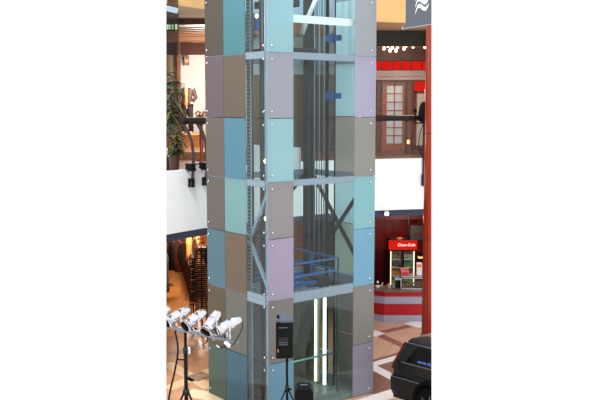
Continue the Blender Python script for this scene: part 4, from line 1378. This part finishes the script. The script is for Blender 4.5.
speaker_stand(Vector((cs_b.x, cs_b.y, cs_b.z)), 'black pole stand under the chamfered loudspeaker before the lift', .6)

# ------------------------------------------------------------------ black car, its rear corner towards the tower
CA = Vector((.705, -.709, 0)); CW = Vector((.709, .705, 0))
CO = Vector((1.865, 17.75, 0))
car = thing('car', 'black estate car standing on the mall floor right of the tower', 'car', CO)
PAINT = mat('black car paint', (15, 21, 24), .22, .0, vary=0, coat=.12, spec=.3)
ROOFP = mat('dark car roof', (42, 34, 33), .35, vary=0, coat=.05, spec=.25)
def cpt(x, y, z): return CO + CA * x + CW * y + Vector((0, 0, z))
# lower body, lofted from side to side
side_prof = [(.06, .3), (-.02, .42), (-.03, .66), (.05, .78), (.06, .98), (.14, 1.02)]
def body_section(y, inset):
    pts = [(.1, .26)] + [(x + inset, z) for x, z in side_prof] + [(2.6, 1.04), (2.6, .26)]
    return [cpt(x, y, z) for x, z in pts]
secs = [body_section(.10, .12), body_section(.0, .03), body_section(.25, 0), body_section(1.5, 0), body_section(1.75, .03), body_section(1.65, .12)]
secs[0], secs[-1] = body_section(.03, .14), body_section(1.72, .14)
secs[1], secs[4] = body_section(.0, .06), body_section(1.75, .06)
n = len(secs[0])
vs = [p for s in secs for p in s]
fs = [tuple(range(n))[::-1], tuple((len(secs) - 1) * n + k for k in range(n))]
for i in range(len(secs) - 1):
    for k in range(n):
        fs.append((i * n + k, i * n + (k + 1) % n, (i + 1) * n + (k + 1) % n, (i + 1) * n + k))
MB().add(vs, fs).build('car_body', PAINT, car, bevel=.02)
# greenhouse
g0 = [(.1, .03), (2.6, .03), (2.6, 1.72), (.1, 1.72)]
g1 = [(.36, .13), (2.6, .13), (2.6, 1.62), (.36, 1.62)]
g2 = [(.46, .2), (2.6, .2), (2.6, 1.55), (.46, 1.55)]
vs = [cpt(x, y, 1.0) for x, y in g0] + [cpt(x, y, 1.46) for x, y in g1]
fs = [(3, 2, 1, 0), (4, 5, 6, 7), (0, 1, 5, 4), (1, 2, 6, 5), (2, 3, 7, 6), (3, 0, 4, 7)]
MB().add(vs, fs).build('cabin', PAINT, car, bevel=.03)
vs = [cpt(x, y, 1.44) for x, y in [(a - .03 if a < 1 else a, b) for a, b in g1]] + [cpt(x, y, 1.53) for x, y in [(.42, .16), (2.6, .16), (2.6, 1.59), (.42, 1.59)]] + [cpt(x, y, 1.6) for x, y in [(.7, .34), (2.6, .34), (2.6, 1.41), (.7, 1.41)]]
fs = [(3, 2, 1, 0), (8, 9, 10, 11)]
for i in range(2):
    for k in range(4):
        fs.append((i * 4 + k, i * 4 + (k + 1) % 4, i * 4 + 4 + (k + 1) % 4, i * 4 + 4 + k))
MB().add(vs, fs).build('car_roof', ROOFP, car, bevel=.03)
# side glass on the cabin's slanted side
def sidept(x, z, out=.012):
    f = (z - 1.0) / .46
    return cpt(x, .03 + .10 * f - out, z)
gl = [sidept(.4, 1.06), sidept(1.5, 1.06), sidept(1.5, 1.41), sidept(.64, 1.41)]
MB().extrude(gl, CW * .01).build('side_window', mat('dark car glass', (3, 3, 4), .12, vary=0, spec=.12), car)
fr_ = MB().bar(sidept(.3, 1.035), sidept(2.4, 1.035), .02, .022).bar(sidept(.34, 1.45, .02), sidept(2.4, 1.45, .02), .02, .018)
fr_.build('chrome_strip', mat('dull chrome', (120, 128, 132), .3, .8), car)
text_mesh('window_lettering', 'www.vla.ru', .1, BLUETEXT, sidept(.93, 1.13, .02), CA, (CW * .21 + Vector((0, 0, 1))), car, .003)
tlp = [cpt(.085, .015, 1.0), cpt(.285, .12, 1.43), cpt(.315, .135, 1.43), cpt(.1, .0, .86), cpt(.05, -.0, .86)]
MB().extrude(tlp, CW * .08).build('tail_light', mat('tail light red', (78, 16, 20), .3, spec=.2), car)
bm2 = MB()
bm2.bar(cpt(1.0, -.012, .7), cpt(.1, -.012, .7), .012, .02).bar(cpt(.1, -.012, .7), cpt(-.03, .1, .7), .012, .02)
bm2.build('bumper_strip', mat('grey bumper strip', (70, 84, 90), .4), car)
arch = MB()
wc = cpt(1.05, -.015, .36)
arch.lathe(wc, -CW, [(-.02, .41), (.0, .43), (.02, .41), (.02, .34), (-.02, .34)], 32)
arch.build('wheel_arch', RUBBER, car)
wh = MB().lathe(cpt(1.05, -.02, .33), CW, [(-.03, .2), (-.03, .3), (0, .33), (.18, .33), (.2, .3)], 32).build('wheel', RUBBER, car)
rim = MB().lathe(cpt(1.05, -.055, .33), CW, [(0, .05), (.0, .06), (.012, .08), (.02, .19), (.0, .2), (.02, .2)], 24)
for k in range(5):
    a = k * 2 * math.pi / 5
    d = CA * math.cos(a) + Vector((0, 0, math.sin(a)))
    rim.bar(cpt(1.05, -.06, .33) + d * .03, cpt(1.05, -.06, .33) + d * .19, .03, .04, up=CW)
rim.build('wheel_rim', mat('grey alloy rim', (90, 94, 98), .3, .7), wh)
dl_ = MB().bar(cpt(1.42, -.008, .35), cpt(1.42, -.008, 1.0), .008, .012).bar(cpt(.62, -.008, .8), cpt(1.42, -.008, .8), .01, .012)
dl_.build('door_gap', RUBBER, car)

# ------------------------------------------------------------------ the modelled stretch of the mall ends at two upright sides
def trim_side(k, keep_positive):
    n = Vector((1, -k * CP, k * SP))
    if not keep_positive: n = -n
    return Vector((0, 0, EYE)), n.normalized()


SIDES = [trim_side((166.2 - 300) / F, True), trim_side((431.6 - 300) / F, False)]
bpy.context.view_layer.update()
for o in list(sc.objects):
    if o.type != 'MESH' or o.name in ('wall_lightblock_left_ground', 'wall_lightblock_left_gallery', 'wall_lightblock_right_ground', 'wall_lightblock_right_gallery'):
        continue
    mw = o.matrix_world
    co = [mw @ v.co for v in o.data.vertices]
    for p0, n in SIDES:
        ds = [(c_ - p0).dot(n) for c_ in co]
        if min(ds) >= -1e-4:
            continue
        if max(ds) <= 1e-4:
            for ch_ in list(o.children_recursive):
                bpy.data.objects.remove(ch_)
            bpy.data.objects.remove(o)
            break
        if o.data.users > 1:
            o.data = o.data.copy()
        inv = mw.inverted()
        bm = bmesh.new(); bm.from_mesh(o.data)
        ln = (inv.to_3x3() @ n).normalized()
        r = bmesh.ops.bisect_plane(bm, geom=bm.verts[:] + bm.edges[:] + bm.faces[:], plane_co=inv @ p0, plane_no=ln, clear_inner=True, clear_outer=False)
        cut = [e for e in r['geom_cut'] if isinstance(e, bmesh.types.BMEdge) and e.is_valid and e.is_boundary]
        try:
            bmesh.ops.edgenet_fill(bm, edges=cut)
        except Exception:
            pass
        bm.to_mesh(o.data); bm.free()
        co = [mw @ v.co for v in o.data.vertices]
for o in list(sc.objects):
    if o.type == 'EMPTY' and not o.children:
        bpy.data.objects.remove(o)

# ------------------------------------------------------------------ light
wo = bpy.data.worlds.new('world')
sc.world = wo
wo.use_nodes = True
wo.node_tree.nodes['Background'].inputs[0].default_value = (1, 1, 1, 1)
wo.node_tree.nodes['Background'].inputs[1].default_value = 1.25


def lamp(name, kind, loc, power, color=(1, 1, 1), size=.3, rot=None, **kw):
    d = bpy.data.lights.new(name, kind)
    d.energy = power
    d.color = color
    if kind == 'AREA':
        d.size = size
    elif kind == 'SUN':
        d.angle = size
    else:
        d.shadow_soft_size = size
    for k_, v_ in kw.items():
        setattr(d, k_, v_)
    o = bpy.data.objects.new(name, d)
    COL.objects.link(o)
    o.location = loc
    if rot: o.rotation_euler = rot
    return o


sun = lamp('skylight_sun', 'SUN', (0, 0, 20), 1.1, (1, .98, .95), math.radians(40), (math.radians(52), 0, math.radians(10)))
lamp('gallery_shop_lamp', 'POINT', at(203, 84, 27.2), 300, (1, .9, .78), .2)
lamp('gallery_shop_lamp', 'POINT', (-2.9, 25.5, 7.6), 60, (1, .72, .45), .3)
lamp('clothes_shop_lamp', 'POINT', (-3.2, 25.3, 3.0), 210, (1, .8, .58), .3)
lamp('clothes_shop_lamp', 'POINT', (-3.6, 29.5, 3.0), 340, (1, .78, .55), .3)
lamp('parapet_fill', 'AREA', (-3.0, 14.5, 12.0), 420, (1, .98, .95), 1.2, (math.radians(38), 0, math.radians(-5)))  # unseen fill light added to brighten the left parapet
lamp('kiosk_lamp', 'POINT', (3.2, 26.2, 2.9), 50, (1, .8, .6), .2)
lamp('shopfront_lamp', 'POINT', (3.2, 25.6, 6.9), 70, (1, .8, .6), .3)

sc.view_settings.view_transform = 'Standard'
sc.view_settings.look = 'None'
sc.view_settings.exposure = 0
sc.view_settings.gamma = 1
sc.view_settings.use_curve_mapping = False
sc.cycles.use_denoising = True
sc.cycles.max_bounces = 14
sc.cycles.transparent_max_bounces = 32
sc.cycles.sample_clamp_indirect = 6
